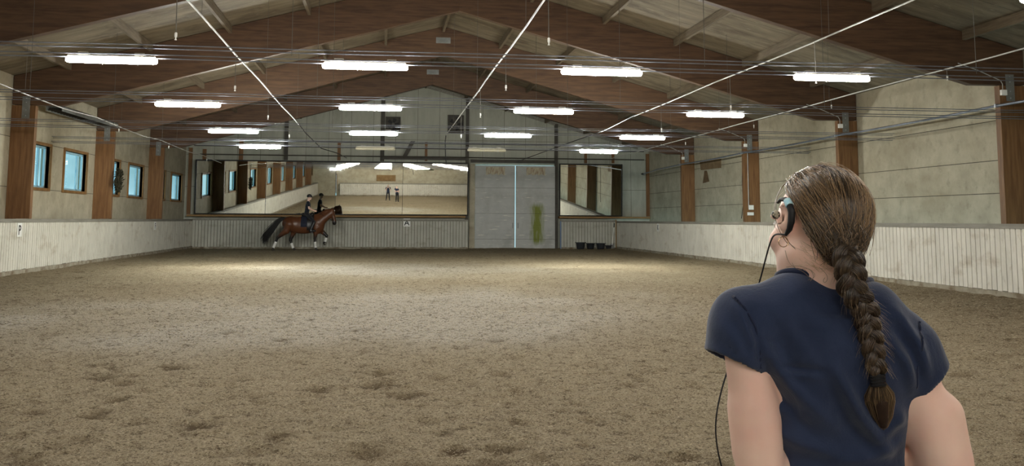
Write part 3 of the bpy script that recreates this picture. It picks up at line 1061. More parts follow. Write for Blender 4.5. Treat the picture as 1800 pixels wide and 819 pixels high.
# ------------------------------------------------------------------ mirrors
def wall_mirror(name, x0, x1, joints, z0, z1, tilt, yaws, label):
    """panels lean into the hall at the top; each hangs a little turned of its own"""
    c = np.array([x0, D, z0])
    root = tag(empty(name, c), label, 'mirror')
    H = z1 - z0
    xs = [x0] + joints + [x1]
    tn = math.tan(math.radians(tilt))
    base = D - 0.42
    def face(z): return base - (z - z0) * tn
    for i in range(len(xs) - 1):
        a, b = xs[i] + 0.008, xs[i + 1] - 0.008
        yw = math.tan(math.radians(yaws[i])) * (b - a) / 2
        g = MB()
        q = []
        for z in (z0 + 0.02, z1 - 0.02):
            ya, yb = face(z) + yw, face(z) - yw
            q += [(a, ya, z), (b, yb, z), (b, yb + 0.01, z), (a, ya + 0.01, z)]
        g.quadbox(q)
        g.build('mirror_panel', MT['mirror'], root, offset=c)
    g = MB()
    def bar(xa, xb, za, zb, t0=-0.02, t1=0.05):
        q = []
        for z in (za, zb):
            q += [(xa, face(z) + t0, z), (xb, face(z) + t0, z), (xb, face(z) + t1, z), (xa, face(z) + t1, z)]
        g.quadbox(q)
    bar(x0 - 0.05, x0, z0 - 0.02, z1 + 0.05, -0.06)
    bar(x1, x1 + 0.05, z0 - 0.02, z1 + 0.05, -0.06)
    bar(x0, x1, z1, z1 + 0.05, -0.06)
    bar(x0, x1, z0 - 0.02, z0 + 0.02)
    bar(x0, x1, z0, z1, 0.07, 0.09)
    g.build('mirror_frame', MT['black'], root, offset=c)
    g = MB()
    for xx in np.linspace(x0 + 0.3, x1 - 0.3, max(2, len(xs) + 1)):
        g.box(xx - 0.02, xx + 0.02, face(z1) + 0.09, D - 0.005, z1 - 0.3, z1 - 0.26)
        g.box(xx - 0.02, xx + 0.02, face(z0) + 0.07, D - 0.005, z0 + 0.2, z0 + 0.24)
    g.build('bracket', MT['steel'], root, offset=c)
    return root
wall_mirror('wall_mirror', gx(350), gx(821), [gx(471), gx(592), gx(708.5)], 1.81, 4.60, 1.93, [0.9, 0.9, 0.2, -0.5],
            'long four-panel mirror in black frame on the far wall behind the horse')
wall_mirror('wall_mirror', gx(982), gx(1088), [], 1.81, 4.62, 2.4, [0.5], 'small square mirror in black frame right of the sliding door')

# ------------------------------------------------------------------ dressage letters
def letter_sign(ch, loc, rotz, w, h, label):
    root = tag(empty('letter_sign', loc), label, 'sign')
    root.rotation_euler = (0, 0, rotz)
    MB().box(-w / 2, w / 2, -0.012, -0.002, 0, h).build('sign_plate', MT['white'], root, bevel=0.003)
    fc = bpy.data.curves.new('letter', 'FONT')
    fc.body = ch
    fc.align_x = 'CENTER'
    fc.size = h * 0.98
    fc.extrude = 0.0015
    fc.offset = h * 0.012
    tmp = bpy.data.objects.new('tmp', fc)
    me = bpy.data.meshes.new_from_object(tmp)
    bpy.data.objects.remove(tmp)
    me.materials.append(MT['ink'])
    o = bpy.data.objects.new('letter', me)
    COL.objects.link(o)
    o.parent = root
    o.rotation_euler = (PI / 2, 0, 0)
    o.location = (0, -0.0135, h * 0.15)
p = at(715, 398, Y=D - 0.61)
letter_sign('A', (p[0], D - 0.602, p[2]), 0, 0.36, 0.42, 'white sign with black letter A on the far boards right of the horse')
p = at(33, 415, X=KL)
letter_sign('P', (KL + 0.003, p[1], 1.03), PI / 2, 0.34, 0.38, 'white sign with black letter P on the near left boards')
p = at(272, 401, X=KL)
letter_sign('F', (KL + 0.003, p[1], 1.06), PI / 2, 0.34, 0.34, 'small white letter sign on the left boards near the far corner')
p = at(1157, 403, X=KR)
letter_sign('K', (KR - 0.003, p[1], 1.06), -PI / 2, 0.34, 0.36, 'white letter sign on the right boards near the far corner')
# ------------------------------------------------------------------ fluorescent lamps and the conduits that carry them
LROWS = [14.83, 20.47, 26.59, 32.25, 9.15, 3.4, -2.4, -8.2]
LX = [-6.19, -2.47, 1.23, 5.07]
LZ = 3.875
ROWN = ['nearest lamp row in view', 'second lamp row', 'third lamp row', 'farthest lamp row', 'row at the upper edge', 'row above the photographer',
        'row behind the photographer', 'row at the rear wall']
COLN = ['leftmost', 'left of the middle', 'right of the middle', 'rightmost']
def capsule_rod(L, r, seg=10, flat=0.8):
    pts = [(-L / 2, 0, 0), (-L / 2 + 0.015, 0, 0), (-L / 2 + 0.05, 0, 0), (L / 2 - 0.05, 0, 0), (L / 2 - 0.015, 0, 0), (L / 2, 0, 0)]
    return MB().tube(pts, [r * 0.45, r * 0.85, r, r, r * 0.85, r * 0.45], seg)
def make_lamp(lit):
    root = empty('fluorescent_lamp')
    capsule_rod(1.30, 0.047).build('diffuser', MT['lit%d' % (lit - 1)] if lit else MT['unlit'], root, smooth=True)
    MB().box(-0.62, 0.62, -0.045, 0.045, 0.050, 0.072).build('housing', MT['housing'], root, bevel=0.006)
    for x in (-0.40, 0.40):
        g = MB().box(x - 0.07, x + 0.07, -0.05, 0.05, 0.072, 0.084)
        g.box(x - 0.07, x - 0.06, -0.048, 0.048, 0.084, 0.104).box(x + 0.06, x + 0.07, -0.048, 0.048, 0.084, 0.104)
        g.box(x - 0.07, x + 0.07, -0.052, 0.052, 0.104, 0.112)
        g.build('bracket', MT['housing'], root)
    for x in (-0.12, 0.38):
        MB().tube([(x, -0.05, 0.03), (x, -0.056, -0.03), (x + 0.005, -0.05, -0.075)], 0.005, 5).build('clip', MT['galv'], root)
    return root
proto = {}
def copy_thing(src):
    r = src.copy()
    COL.objects.link(r)
    for ch in src.children:
        c = ch.copy()
        c.parent = r
        COL.objects.link(c)
    return r
for i, y in enumerate(LROWS):
    for j, x in enumerate(LX):
        lit = 0 if (i == 3 and j in (1, 2)) else i + 1
        if lit not in proto:
            o = proto[lit] = make_lamp(lit)
        else:
            o = copy_thing(proto[lit])
        o.location = (x, y, LZ)
        tag(o, '%s fluorescent tube lamp, %s in the %s' % ('lit' if lit else 'unlit', COLN[j], ROWN[i]), 'lamp',
            'fluorescent lamps hung in rows')
    root = tag(empty('lamp_conduit', (0, y, LZ)), 'four thin steel conduits spanning the hall along the %s' % ROWN[i], 'conduit', 'conduits that carry the lamp rows')
    for (dy, dz) in ((-0.05, 0.235), (0.06, 0.200), (-0.064, 0.085), (0.064, 0.050)):
        rr = np.linspace(-W + 0.01, W - 0.01, 12)
        pts = [(x, dy, dz - 0.008 * math.cos(x * 1.7)) for x in rr]
        MB().tube(pts, 0.009, 6).build('conduit', MT['conduit'], root, smooth=True)
    for x in (-9.3, -3.6, 2.9, 7.6) if i < 5 else ():
        zt = top_z(x) - LZ - 0.012
        MB().tube([(x, 0, zt), (x + 0.02, 0, 0.14)], 0.0055, 5).build('hanger_wire', MT['wire'], root)

# ------------------------------------------------------------------ sprinkler pipes running down the hall
def sag(y0, y1, x, z, n=24, amp=0.02, ph=0.0):
    ys = np.linspace(y0, y1, n)
    return [(x + 0.01 * math.sin(y * 0.9 + ph), y, z - amp * abs(math.sin((y - y0) * PI / BAY))) for y in ys]
def sprinkler(x, z, y0, y1, drops, dl, label, tail=None, rad=0.015, amp=0.02):
    root = tag(empty('sprinkler_pipe', (x, y0, z)), label, 'pipe', 'sprinkler pipes running down the hall')
    off = (x, y0, z)
    MB().tube(sag(y0, y1, x, z, amp=amp), rad, 8).build('pipe', MT['pipe'], root, smooth=True, offset=off)
    if tail:
        MB().tube([(x, y1, z)] + tail, 0.017, 6).build('hose', MT['cable'], root, smooth=True, offset=off)
    for yy in drops:
        g = MB().tube([(x, yy, z - rad), (x + 0.006, yy, z - dl)], 0.006, 6)
        g.build('drop_pipe', MT['wire'], root, offset=off)
        g = MB().lathe([(0.010, 0.03), (0.018, 0.02), (0.018, -0.03), (0.009, -0.04), (0.009, -0.06), (0.016, -0.065), (0.016, -0.075)], (x + 0.006, yy, z - dl), 8)
        g.build('nozzle', MT['white'], root, offset=off)
    for yy in np.arange(y0 + 2, y1 - 0.5, BAY):
        MB().tube([(x, yy, z + rad), (x, yy, top_z(x) - 0.004)], 0.004, 5).build('hanger_wire', MT['wire'], root, offset=off)
    return root
ZP = 4.62
sprinkler(-4.95, ZP, -11.5, 32.0, [13.2, 18.4, 23.6, 28.9, 4.0], 0.63, 'white sprinkler pipe hanging left of the ridge, ending in a black hose',
          [(-4.9, 34, ZP - 0.1), (-4.6, 38, ZP - 0.35), (-4.2, 43.0, ZP - 0.2), (-4.0, 47.5, ZP - 0.12)])
sprinkler(0.03, ZP, -11.5, 35.0, [12.8, 17.5, 22.3, 28.0, 4.0], 0.63, 'white sprinkler pipe hanging under the middle of the roof, ending in a black hose',
          [(0.04, 35.6, ZP - 0.2), (0.10, 36.3, ZP - 0.62), (0.14, 36.4, ZP - 1.0)])
sprinkler(5.1, ZP, -11.5, 27.5, [15.5, 19.6, 24.8, 4.0], 0.66, 'white sprinkler pipe hanging right of the ridge, bent down at its far end',
          [(5.0, 31, ZP - 0.12), (4.9, 36.0, ZP - 0.1), (4.7, 43.0, ZP - 0.1), (4.6, 49.5, ZP - 0.08)])
sprinkler(9.0, ZP, -11.5, 47.0, [17.9, 23.0, 28.2, 35.0], 0.17, 'white sprinkler pipe nearest the right wall with short nozzles')
sprinkler(-10.3, 4.42, -11.5, 50.0, [31.0, 38.0, 46.0], 0.16, 'sagging white sprinkler pipe hanging near the left wall', amp=0.10)
# conduit on the right hand columns
root = tag(empty('wall_conduit', (11.97, 0, 4.25)), 'long galvanised conduit clipped across the right hand columns', 'conduit')
pts = [(11.965, y, 4.25 - 0.03 * abs(math.sin((y - D) * PI / BAY))) for y in np.linspace(REAR + 0.5, D - 4.2, 80)] + [(11.95, D - 3.0, 4.15), (11.9, D - 1.6, 4.1)]
MB().tube(pts, 0.030, 8).build('pipe', MT['conduit'], root, smooth=True, offset=(11.97, 0, 4.25))
g = MB()
for n in range(1, 8):
    g.box(11.925, 11.999, FRAMES[n] + 0.07, FRAMES[n] + 0.13, 4.21, 4.29)
g.build('clip', MT['galv'], root, offset=(11.97, 0, 4.25))
MB().ball((11.88, D - 1.5, 4.1), 0.09, 10, (1, 2.2, 0.6)).build('end_bracket', MT['steel'], root, smooth=True, offset=(11.97, 0, 4.25))

# junction boxes with bent conduit at the right hand column heads
for n in (4, 3, 2, 1):
    y = FRAMES[n]
    c = (12.07, y - 0.002, 4.55)
    root = tag(empty('junction_box', c), 'white junction box with bent conduit on the right hand column, %s' %
               {4: 'nearest the camera', 3: 'second from the camera', 2: 'third from the camera', 1: 'next to the far wall'}[n], 'junction box', 'junction boxes on the right hand columns')
    MB().box(-0.07, 0.07, -0.075, 0.0, -0.07, 0.06).build('box', MT['white'], root, bevel=0.008)
    MB().tube([(-0.01, -0.03, 0.05), (-0.015, -0.03, 0.20), (-0.06, -0.03, 0.28), (-0.6, -0.03, 0.50), (-1.1, -0.03, 0.66)], 0.011, 6).build('conduit', MT['pipe'], root, smooth=True)
# vertical conduit, sign plates and cable at the third column
y = FRAMES[2]
root = tag(empty('socket_conduit', (12.16, y, 1.9)), 'white vertical conduit with two socket boxes on the right column left of the woman', 'conduit')
MB().tube([(0, -0.022, 0.18), (0, -0.022, 1.5), (0.0, -0.022, 2.35)], 0.016, 6).build('conduit', MT['pipe'], root, smooth=True)
MB().box(0.0, 0.20, -0.05, -0.005, 0.1, 0.28).build('socket_box', MT['white'], root, bevel=0.008)
MB().box(-0.06, 0.20, -0.045, -0.005, -0.12, 0.0).build('socket_box', MT['white'], root, bevel=0.008)
a = at(1305, 262, X=W - 0.02)
b = at(1305, 385, X=W - 0.02)
o = MB().tube([(W - 0.02, a[1], 4.2), (W - 0.025, a[1] + 0.1, 3.2), (W - 0.02, a[1] + 0.05, 2.2), (W - 0.03, a[1] + 0.25, 1.66)], 0.012, 6).build('hanging_cable', MT['cable'], smooth=True)
tag(o, 'thin black cable hanging down the right wall beside a column', 'cable')
# boarded patch and broken hole on the right wall
def wall_pt(px, py): return at(px, py, X=W)
q = [wall_pt(1231, 282), wall_pt(1268, 279), wall_pt(1268, 295), wall_pt(1233, 299)]
g = MB().prism([(p[1], p[2]) for p in q], 0, W - 0.036, W - 0.006)
tag(g.build('wooden_patch', mat('patch_board', s(118, 96, 70), s(136, 114, 86), 4, 0.8)), 'brown board patching the right wall above a broken spot', 'board')
q = [wall_pt(1239, 300), wall_pt(1243, 300), wall_pt(1247, 319), wall_pt(1236, 322)]
g = MB().prism([(p[1], p[2]) for p in q], 0, W - 0.02, W - 0.006)
tag(g.build('hole_plate', mat('broken_edge', s(88, 70, 50), s(110, 88, 62), 5, 0.9)), 'small dark plate standing for a broken hole under the brown board on the right wall', 'wall_hole')  # dark plate laid on the wall in place of the broken hole
# louvre under the left eave
a, b = at(110, 186, X=-11.75), at(208, 217, X=-11.75)
za, zb = a[2], b[2]
L = b[1] - a[1]
root = tag(empty('eave_louvre', (-11.75, a[1], za)), 'dark slatted louvre tray hanging under the left eave', 'louvre')
dz = (zb - za)
g = MB().quadbox([(-0.45, 0, -0.02), (0.0, 0, -0.02), (0.0, L, dz - 0.02), (-0.45, L, dz - 0.02), (-0.45, 0, 0.0), (0.0, 0, 0.0), (0.0, L, dz), (-0.45, L, dz)])
for sx in (0.0, -0.45):
    g.quadbox([(sx - 0.02, 0, -0.16), (sx, 0, -0.16), (sx, L, dz - 0.16), (sx - 0.02, L, dz - 0.16), (sx - 0.02, 0, 0), (sx, 0, 0), (sx, L, dz), (sx - 0.02, L, dz)])
g.build('tray', MT['plate'], root)
g = MB()
for k in range(22):
    u = (k + 0.5) / 22
    g.quadbox([(-0.45, u * L - 0.02, dz * u - 0.14), (-0.02, u * L - 0.02, dz * u - 0.14), (-0.02, u * L + 0.1, dz * u - 0.06), (-0.45, u * L + 0.1, dz * u - 0.06),
               (-0.45, u * L - 0.02, dz * u - 0.13), (-0.02, u * L - 0.02, dz * u - 0.13), (-0.02, u * L + 0.1, dz * u - 0.05), (-0.45, u * L + 0.1, dz * u - 0.05)])
g.build('slat', MT['steel'], root)
MB().tube([(-0.22, 0.4, 0), (-0.22, 0.4, top_z(11.97) - za - 0.004)], 0.008, 5).tube([(-0.22, L - 0.4, dz), (-0.22, L - 0.4, top_z(11.97) - za - 0.004)], 0.008, 5).build('hanger_wire', MT['wire'], root)

# wreath on the second left column
p = at(197, 316, Y=FRAMES[2] - 0.05)
root = tag(empty('wreath', (-11.80, FRAMES[2] + 0.1, p[2])), 'dark oval wreath of dried sprigs hanging on the left column beside a window', 'wreath')
P = []
for k in range(420):
    a = rng.uniform(0, 2 * PI)
    c0 = np.array([0, 0.22 * math.cos(a), 0.34 * math.sin(a)])
    dd = rng.normal(0, 1, 3)
    dd /= np.linalg.norm(dd)
    tg = np.array([0, -math.sin(a), math.cos(a)]) * 0.10
    st = c0 + rng.normal(0, 0.035, 3)
    P.append([st, st + dd * 0.05 + tg * 0.5, st + dd * 0.10 + tg])
strands('sprigs', P, np.tile([0.014, 0.018, 0.004], (420, 1)), MT['wreath'], root, np.zeros(420))
MB().tube([(0, 0.22 * math.cos(a), 0.34 * math.sin(a)) for a in np.linspace(0, 2 * PI, 25)], 0.05, 8).build('ring', MT['wreath'], root, smooth=True)

# ------------------------------------------------------------------ tubs and shovel in the far right corner
def tub(px, w, h, label):
    p = at(px, 438, Y=D - 1.05)
    root = tag(empty('rubber_tub', (p[0], D - 1.05, 0.0)), label, 'tub', 'black tubs along the far boards')
    r = w / 2
    MB().lathe([(r * 0.74, 0.0), (r * 0.8, 0.01), (r * 0.97, h - 0.03), (r * 1.04, h - 0.02), (r * 1.04, h), (r * 0.94, h), (r * 0.9, h - 0.05), (r * 0.72, 0.03)], (0, 0, 0), 22).build('bowl', MT['rubber'], root, smooth=True)
    for sx in (-1, 1):
        MB().tube([(sx * r * 1.0, -0.07, h - 0.03), (sx * r * 1.12, -0.06, h), (sx * r * 1.16, 0, h + 0.015), (sx * r * 1.12, 0.06, h), (sx * r * 1.0, 0.07, h - 0.03)], 0.012, 6).build('handle', MT['rubber'], root, smooth=True)
tub(1020.5, 0.50, 0.36, 'black rubber tub by the far boards, leftmost and tallest of the row of four')
tub(1038, 0.44, 0.32, 'black rubber tub by the far boards, second from the left of four')
tub(1056, 0.47, 0.32, 'black rubber tub by the far boards, third from the left of four')
tub(1069.5, 0.32, 0.20, 'smallest low black rubber tub, rightmost of the row of four')
p = at(1080, 437, Y=D - 1.0)
root = tag(empty('shovel', (KR - 0.30, D - 0.74, 0)), 'shovel with white handle leaning in the far right corner', 'shovel')
MB().tube([(0, 0, 0.22), (0.12, 0.035, 1.20)], 0.019, 8).build('shaft', MT['white'], root, smooth=True)
MB().tube([(0.117, 0.034, 1.17), (0.143, 0.042, 1.40)], 0.026, 8).build('grip', MT['black'], root, smooth=True)
g = MB().prism([(-0.11, 0.02), (0.11, 0.02), (0.12, 0.26), (0.05, 0.30), (-0.05, 0.30), (-0.12, 0.26)], 1, -0.006, 0.006)
g.build('blade', MT['plate'], root)
# blue pipe by the steel post, and brown downpipe in the corner
o = MB().tube([(7.47, D - 0.63, 0.0), (7.47, D - 0.63, 1.5)], 0.035, 10).build('standpipe', mat('blue_pipe', s(120, 140, 170), None, rough=0.5), smooth=True)
tag(o, 'pale blue standpipe at the left end of the small run of boards', 'pipe')
o = MB().tube([(KR - 0.060, D - 0.70, 0.0), (KR - 0.060, D - 0.69, 1.38), (KR - 0.060, D - 0.675, 1.60)], 0.03, 8).build('corner_pole', MT['railwood'], smooth=True)
tag(o, 'slim brown pole standing in the far right corner of the boards', 'pole')

# rear wall furniture seen in the long mirror
root = struct(empty('door_3', (REARDOOR[0], REAR, 0)))
g = MB()
w = REARDOOR[1] - REARDOOR[0]
g.box(-0.08, 0.0, -0.1, 0.03, 0, 2.58).box(w, w + 0.08, -0.1, 0.03, 0, 2.58).box(0, w, -0.1, 0.03, 2.5, 2.58)
g.build('door_frame', MT['winframe'], root)
g = MB().box(0.02, w - 0.02, -0.10, -0.05, 0.30, 2.48)
g.build('door_leaf', MT['door'], root)
MB().box(0.14, 0.18, -0.05, -0.02, 1.1, 1.25).build('door_handle', MT['plate'], root)
o = MB().box(-3.6, -1.3, REAR + 0.005, REAR + 0.06, 1.75, 2.5).build('notice_board', mat('notice_board_wood', s(118, 92, 58), s(140, 112, 76), 3, 0.8), bevel=0.01)
tag(o, 'brown board on the rear wall seen in the long mirror', 'board')

# ================================================================== figures
def skin_mat(name, base, freck=True):
    m, n, l, p = new_mat(name)
    p.inputs['Roughness'].default_value = 0.5
    p.inputs['Specular IOR Level'].default_value = 0.35
    p.inputs['Subsurface Weight'].default_value = 0.12
    p.inputs['Subsurface Radius'].default_value = (0.012, 0.005, 0.003)
    tc = n.new('ShaderNodeTexCoord')
    no = n.new('ShaderNodeTexNoise')
    no.inputs['Scale'].default_value = 14.0
    no.inputs['Detail'].default_value = 5.0
    l.new(tc.outputs['Object'], no.inputs['Vector'])
    rp = n.new('ShaderNodeValToRGB')
    rp.color_ramp.elements[0].position = 0.3
    rp.color_ramp.elements[0].color = tuple(c * 0.86 for c in base[:3]) + (1,)
    rp.color_ramp.elements[0].color[0] = base[0] * 0.95
    rp.color_ramp.elements[1].position = 0.7
    rp.color_ramp.elements[1].color = base
    l.new(no.outputs['Fac'], rp.inputs['Fac'])
    out = rp.outputs['Color']
    if freck:
        vo = n.new('ShaderNodeTexVoronoi')
        vo.inputs['Scale'].default_value = 42.0
        l.new(tc.outputs['Object'], vo.inputs['Vector'])
        n2 = n.new('ShaderNodeTexNoise')
        n2.inputs['Scale'].default_value = 17.0
        l.new(tc.outputs['Object'], n2.inputs['Vector'])
        mr = n.new('ShaderNodeMapRange')
        for nm, v in (('From Min', 0.09), ('From Max', 0.045), ('To Min', 0.0), ('To Max', 0.6)):
            mr.inputs[nm].default_value = v
        l.new(vo.outputs['Distance'], mr.inputs['Value'])
        m2 = n.new('ShaderNodeMapRange')
        for nm, v in (('From Min', 0.56), ('From Max', 0.62)):
            m2.inputs[nm].default_value = v
        l.new(n2.outputs['Fac'], m2.inputs['Value'])
        mu = n.new('ShaderNodeMath')
        mu.operation = 'MULTIPLY'
        l.new(mr.outputs['Result'], mu.inputs[0])
        l.new(m2.outputs['Result'], mu.inputs[1])
        mx = n.new('ShaderNodeMix')
        mx.data_type = 'RGBA'
        l.new(mu.outputs[0], mx.inputs[0])
        l.new(out, mx.inputs[6])
        mx.inputs[7].default_value = s(150, 92, 66)
        out = mx.outputs[2]
    at_ = n.new('ShaderNodeAttribute')
    at_.attribute_name = 'lip'
    mx = n.new('ShaderNodeMix')
    mx.data_type = 'RGBA'
    l.new(at_.outputs['Fac'], mx.inputs[0])
    l.new(out, mx.inputs[6])
    mx.inputs[7].default_value = s(178, 92, 84)
    l.new(mx.outputs[2], p.inputs['Base Color'])
    return m

def cloth_mat(name, c1, c2, scale=260.0, rough=0.85):
    m, n, l, p = new_mat(name)
    p.inputs['Roughness'].default_value = rough
    p.inputs['Specular IOR Level'].default_value = 0.2
    p.inputs['Sheen Weight'].default_value = 0.25
    p.inputs['Sheen Roughness'].default_value = 0.5
    tc = n.new('ShaderNodeTexCoord')
    a = n.new('ShaderNodeTexNoise')
    a.inputs['Scale'].default_value = 7.0
    a.inputs['Detail'].default_value = 5.0
    b = n.new('ShaderNodeTexNoise')
    b.inputs['Scale'].default_value = scale
    l.new(tc.outputs['Object'], a.inputs['Vector'])
    l.new(tc.outputs['Object'], b.inputs['Vector'])
    rp = n.new('ShaderNodeValToRGB')
    rp.color_ramp.elements[0].position = 0.35
    rp.color_ramp.elements[0].color = c1
    rp.color_ramp.elements[1].position = 0.68
    rp.color_ramp.elements[1].color = c2
    l.new(a.outputs['Fac'], rp.inputs['Fac'])
    l.new(rp.outputs['Color'], p.inputs['Base Color'])
    bp = n.new('ShaderNodeBump')
    bp.inputs['Strength'].default_value = 0.25
    bp.inputs['Distance'].default_value = 0.002
    l.new(b.outputs['Fac'], bp.inputs['Height'])
    b2 = n.new('ShaderNodeBump')
    b2.inputs['Strength'].default_value = 0.35
    b2.inputs['Distance'].default_value = 0.012
    c = n.new('ShaderNodeTexNoise')
    c.inputs['Scale'].default_value = 11.0
    c.inputs['Detail'].default_value = 3.0
    c.inputs['Distortion'].default_value = 1.2
    l.new(tc.outputs['Object'], c.inputs['Vector'])
    l.new(c.outputs['Fac'], b2.inputs['Height'])
    l.new(bp.outputs['Normal'], b2.inputs['Normal'])
    l.new(b2.outputs['Normal'], p.inputs['Normal'])
    return m

def hair_mat(name, dark, light, rough=0.36, spec=0.55):
    m, n, l, p = new_mat(name)
    p.inputs['Roughness'].default_value = rough
    p.inputs['Specular IOR Level'].default_value = spec
    a = n.new('ShaderNodeAttribute')
    a.attribute_name = 'tint'
    rp = n.new('ShaderNodeValToRGB')
    rp.color_ramp.elements[0].color = dark
    rp.color_ramp.elements[1].color = light
    l.new(a.outputs['Fac'], rp.inputs['Fac'])
    l.new(rp.outputs['Color'], p.inputs['Base Color'])
    return m

make_fibres()
MT['skin'] = skin_mat('skin', s(240, 206, 188))
MT['navy'] = cloth_mat('navy_cotton', s(35, 45, 70), s(45, 56, 83))
MT['seam'] = cloth_mat('navy_stitching', s(26, 34, 58), s(32, 40, 66))
MT['breeches'] = cloth_mat('black_breeches', s(26, 27, 32), s(34, 35, 42))
MT['boot'] = mat('boot_leather', s(22, 21, 22), s(34, 32, 32), 6, 0.4, spec=0.5)
MT['hair'] = hair_mat('brown_hair', s(32, 23, 19), s(205, 168, 122), 0.30, 0.8)
MT['hairbase'] = mat('hair_underlayer', s(40, 28, 22), s(56, 40, 30), 30, 0.6)
MT['eyewhite'] = mat('eye', s(222, 218, 212), None, rough=0.25)
MT['iris'] = mat('iris', s(52, 40, 32), None, rough=0.2)

def rot_z(a): return np.array([[math.cos(a), -math.sin(a), 0], [math.sin(a), math.cos(a), 0], [0, 0, 1]])
def rot_x(a): return np.array([[1, 0, 0], [0, math.cos(a), -math.sin(a)], [0, math.sin(a), math.cos(a)]])

def add_head(F, C, R, sc=1.0):
    """head about C; R columns: right, forward, up"""
    C = np.array(C, float)
    g = lambda x, y, z: C + R @ (np.array([x, y, z]) * sc)
    F.ell(g(0, -0.014, 0.032), np.array([0.074, 0.094, 0.084]) * sc, R, 0.02)
    F.ell(g(0, 0.030, -0.030), np.array([0.062, 0.066, 0.090]) * sc, R, 0.03)
    F.cone(g(-0.046, 0.005, -0.062), g(-0.012, 0.075, -0.102), 0.020 * sc, 0.018 * sc, 0.03)
    F.cone(g(0.046, 0.005, -0.062), g(0.012, 0.075, -0.102), 0.020 * sc, 0.018 * sc, 0.03)
    F.ell(g(0, 0.078, -0.102), np.array([0.020, 0.016, 0.017]) * sc, R, 0.015)
    for sx in (-1, 1):
        F.ell(g(sx * 0.033, 0.090, 0.006), np.array([0.017, 0.013, 0.011]) * sc, R, 0.012, cut=True)
        F.ell(g(sx * 0.040, 0.066, -0.030), np.array([0.024, 0.020, 0.020]) * sc, R, 0.02)
        F.ell(g(sx * 0.030, 0.088, 0.024), np.array([0.022, 0.010, 0.007]) * sc, R, 0.012)
    F.cone(g(0, 0.093, 0.010), g(0, 0.112, -0.026), 0.0075 * sc, 0.011 * sc, 0.012)
    F.cone(g(-0.011, 0.101, -0.030), g(0.011, 0.101, -0.030), 0.0075 * sc, 0.0075 * sc, 0.008)
    F.ell(g(0, 0.094, -0.054), np.array([0.021, 0.010, 0.005]) * sc, R, 0.006)
    F.ell(g(0, 0.092, -0.066), np.array([0.018, 0.010, 0.006]) * sc, R, 0.006)
    for sx in (-1, 1):
        Re = R @ rot_z(-sx * 0.75)
        F.ell(g(sx * 0.092, -0.012, 0.014), np.array([0.0078, 0.022, 0.033]) * sc, Re, 0.006)
        F.ell(g(sx * 0.084, -0.004, -0.018), np.array([0.007, 0.010, 0.012]) * sc, Re, 0.006)
        F.ell(g(sx * 0.101, -0.006, 0.017), np.array([0.006, 0.011, 0.019]) * sc, Re, 0.005, cut=True)
    return g

def eyes(g, R, par, sc=1.0):
    for sx in (-1, 1):
        c = g(sx * 0.033, 0.079, 0.006)
        MB().ball(c, 0.0115 * sc, 14).build('eyeball', MT['eyewhite'], par, smooth=True)
        c2 = g(sx * 0.033, 0.0872, 0.006)
        MB().ball(c2, 0.0045 * sc, 10).build('iris', MT['iris'], par, smooth=True)

def add_hand(F, w, fd, pn, sd, curl=(0.5, 0.6, 0.4), sc=1.0):
    w = np.array(w, float)
    fd = np.array(fd, float) / np.linalg.norm(fd)
    pn = np.array(pn, float) - fd * np.dot(pn, fd)
    pn /= np.linalg.norm(pn)
    sd = np.array(sd, float) - fd * np.dot(sd, fd) - pn * np.dot(sd, pn)
    sd /= np.linalg.norm(sd)
    for o in (-0.026, -0.009, 0.009, 0.026):
        F.cone(w + sd * o * 0.6 * sc, w + (fd * 0.082 + sd * o) * sc, 0.017 * sc, 0.0125 * sc, 0.012)
    for o, ln in ((0.030, 0.92), (0.010, 1.05), (-0.011, 0.98), (-0.030, 0.78)):
        p = w + (fd * 0.085 + sd * o) * sc
        a = 0.0
        for sl, cu, r in ((0.040, curl[0], 0.0095), (0.027, curl[1], 0.0085), (0.021, curl[2], 0.0078)):
            a += cu
            d = fd * math.cos(a) + pn * math.sin(a) + sd * o * 1.2
            q = p + d * sl * ln * sc
            F.cone(p, q, r * sc, r * 0.9 * sc, 0.004)
            p = q
    p = w + (fd * 0.022 + sd * 0.026) * sc
    q = p + (fd * 0.030 + sd * 0.026 + pn * 0.010) * sc
    F.cone(p, q, 0.014 * sc, 0.011 * sc, 0.01)
    t = q + (fd * 0.030 + sd * 0.004 + pn * 0.012) * sc
    F.cone(q, t, 0.0105 * sc, 0.0085 * sc, 0.004)

def limbs(F, j, names, radii, grow=0.0, k=0.03):
    for (a, b), (r1, r2) in zip(names, radii):
        F.cone(j[a], j[b], r1 + grow, r2 + grow, k)

ARM = [('shL', 'elL'), ('elL', 'wrL'), ('shR', 'elR'), ('elR', 'wrR')]
LEG = [('hipL', 'knL'), ('knL', 'anL'), ('hipR', 'knR'), ('knR', 'anR')]

def legs_field(F, j, grow, sc=1.0, boots=False):
    for sd in 'LR':
        hip, kn, an, toe = (np.array(j[x + sd], float) for x in ('hip', 'kn', 'an', 'toe'))
        if not boots:
            F.cone(hip, kn, 0.085 * sc + grow, 0.056 * sc + grow, 0.03)
            F.cone(kn, kn + (an - kn) * 0.35, 0.055 * sc + grow, 0.054 * sc + grow, 0.03)
            F.cone(kn + (an - kn) * 0.35, an, 0.054 * sc + grow, 0.038 * sc + grow, 0.03)
        else:
            t = kn + (an - kn) * 0.12
            F.cone(t, kn + (an - kn) * 0.4, 0.060 * sc + grow, 0.058 * sc + grow, 0.02)
            F.cone(kn + (an - kn) * 0.4, an, 0.058 * sc + grow, 0.044 * sc + grow, 0.02)
        F.cone(an + (0, 0, -0.03 * sc), toe, 0.040 * sc + grow, 0.034 * sc + grow, 0.02)
        heel = an - (toe - an) / np.linalg.norm(toe - an) * 0.035 * sc
        F.cone(heel + (0, 0, -0.035 * sc), an + (0, 0, -0.03 * sc), 0.030 * sc + grow, 0.04 * sc + grow, 0.02)

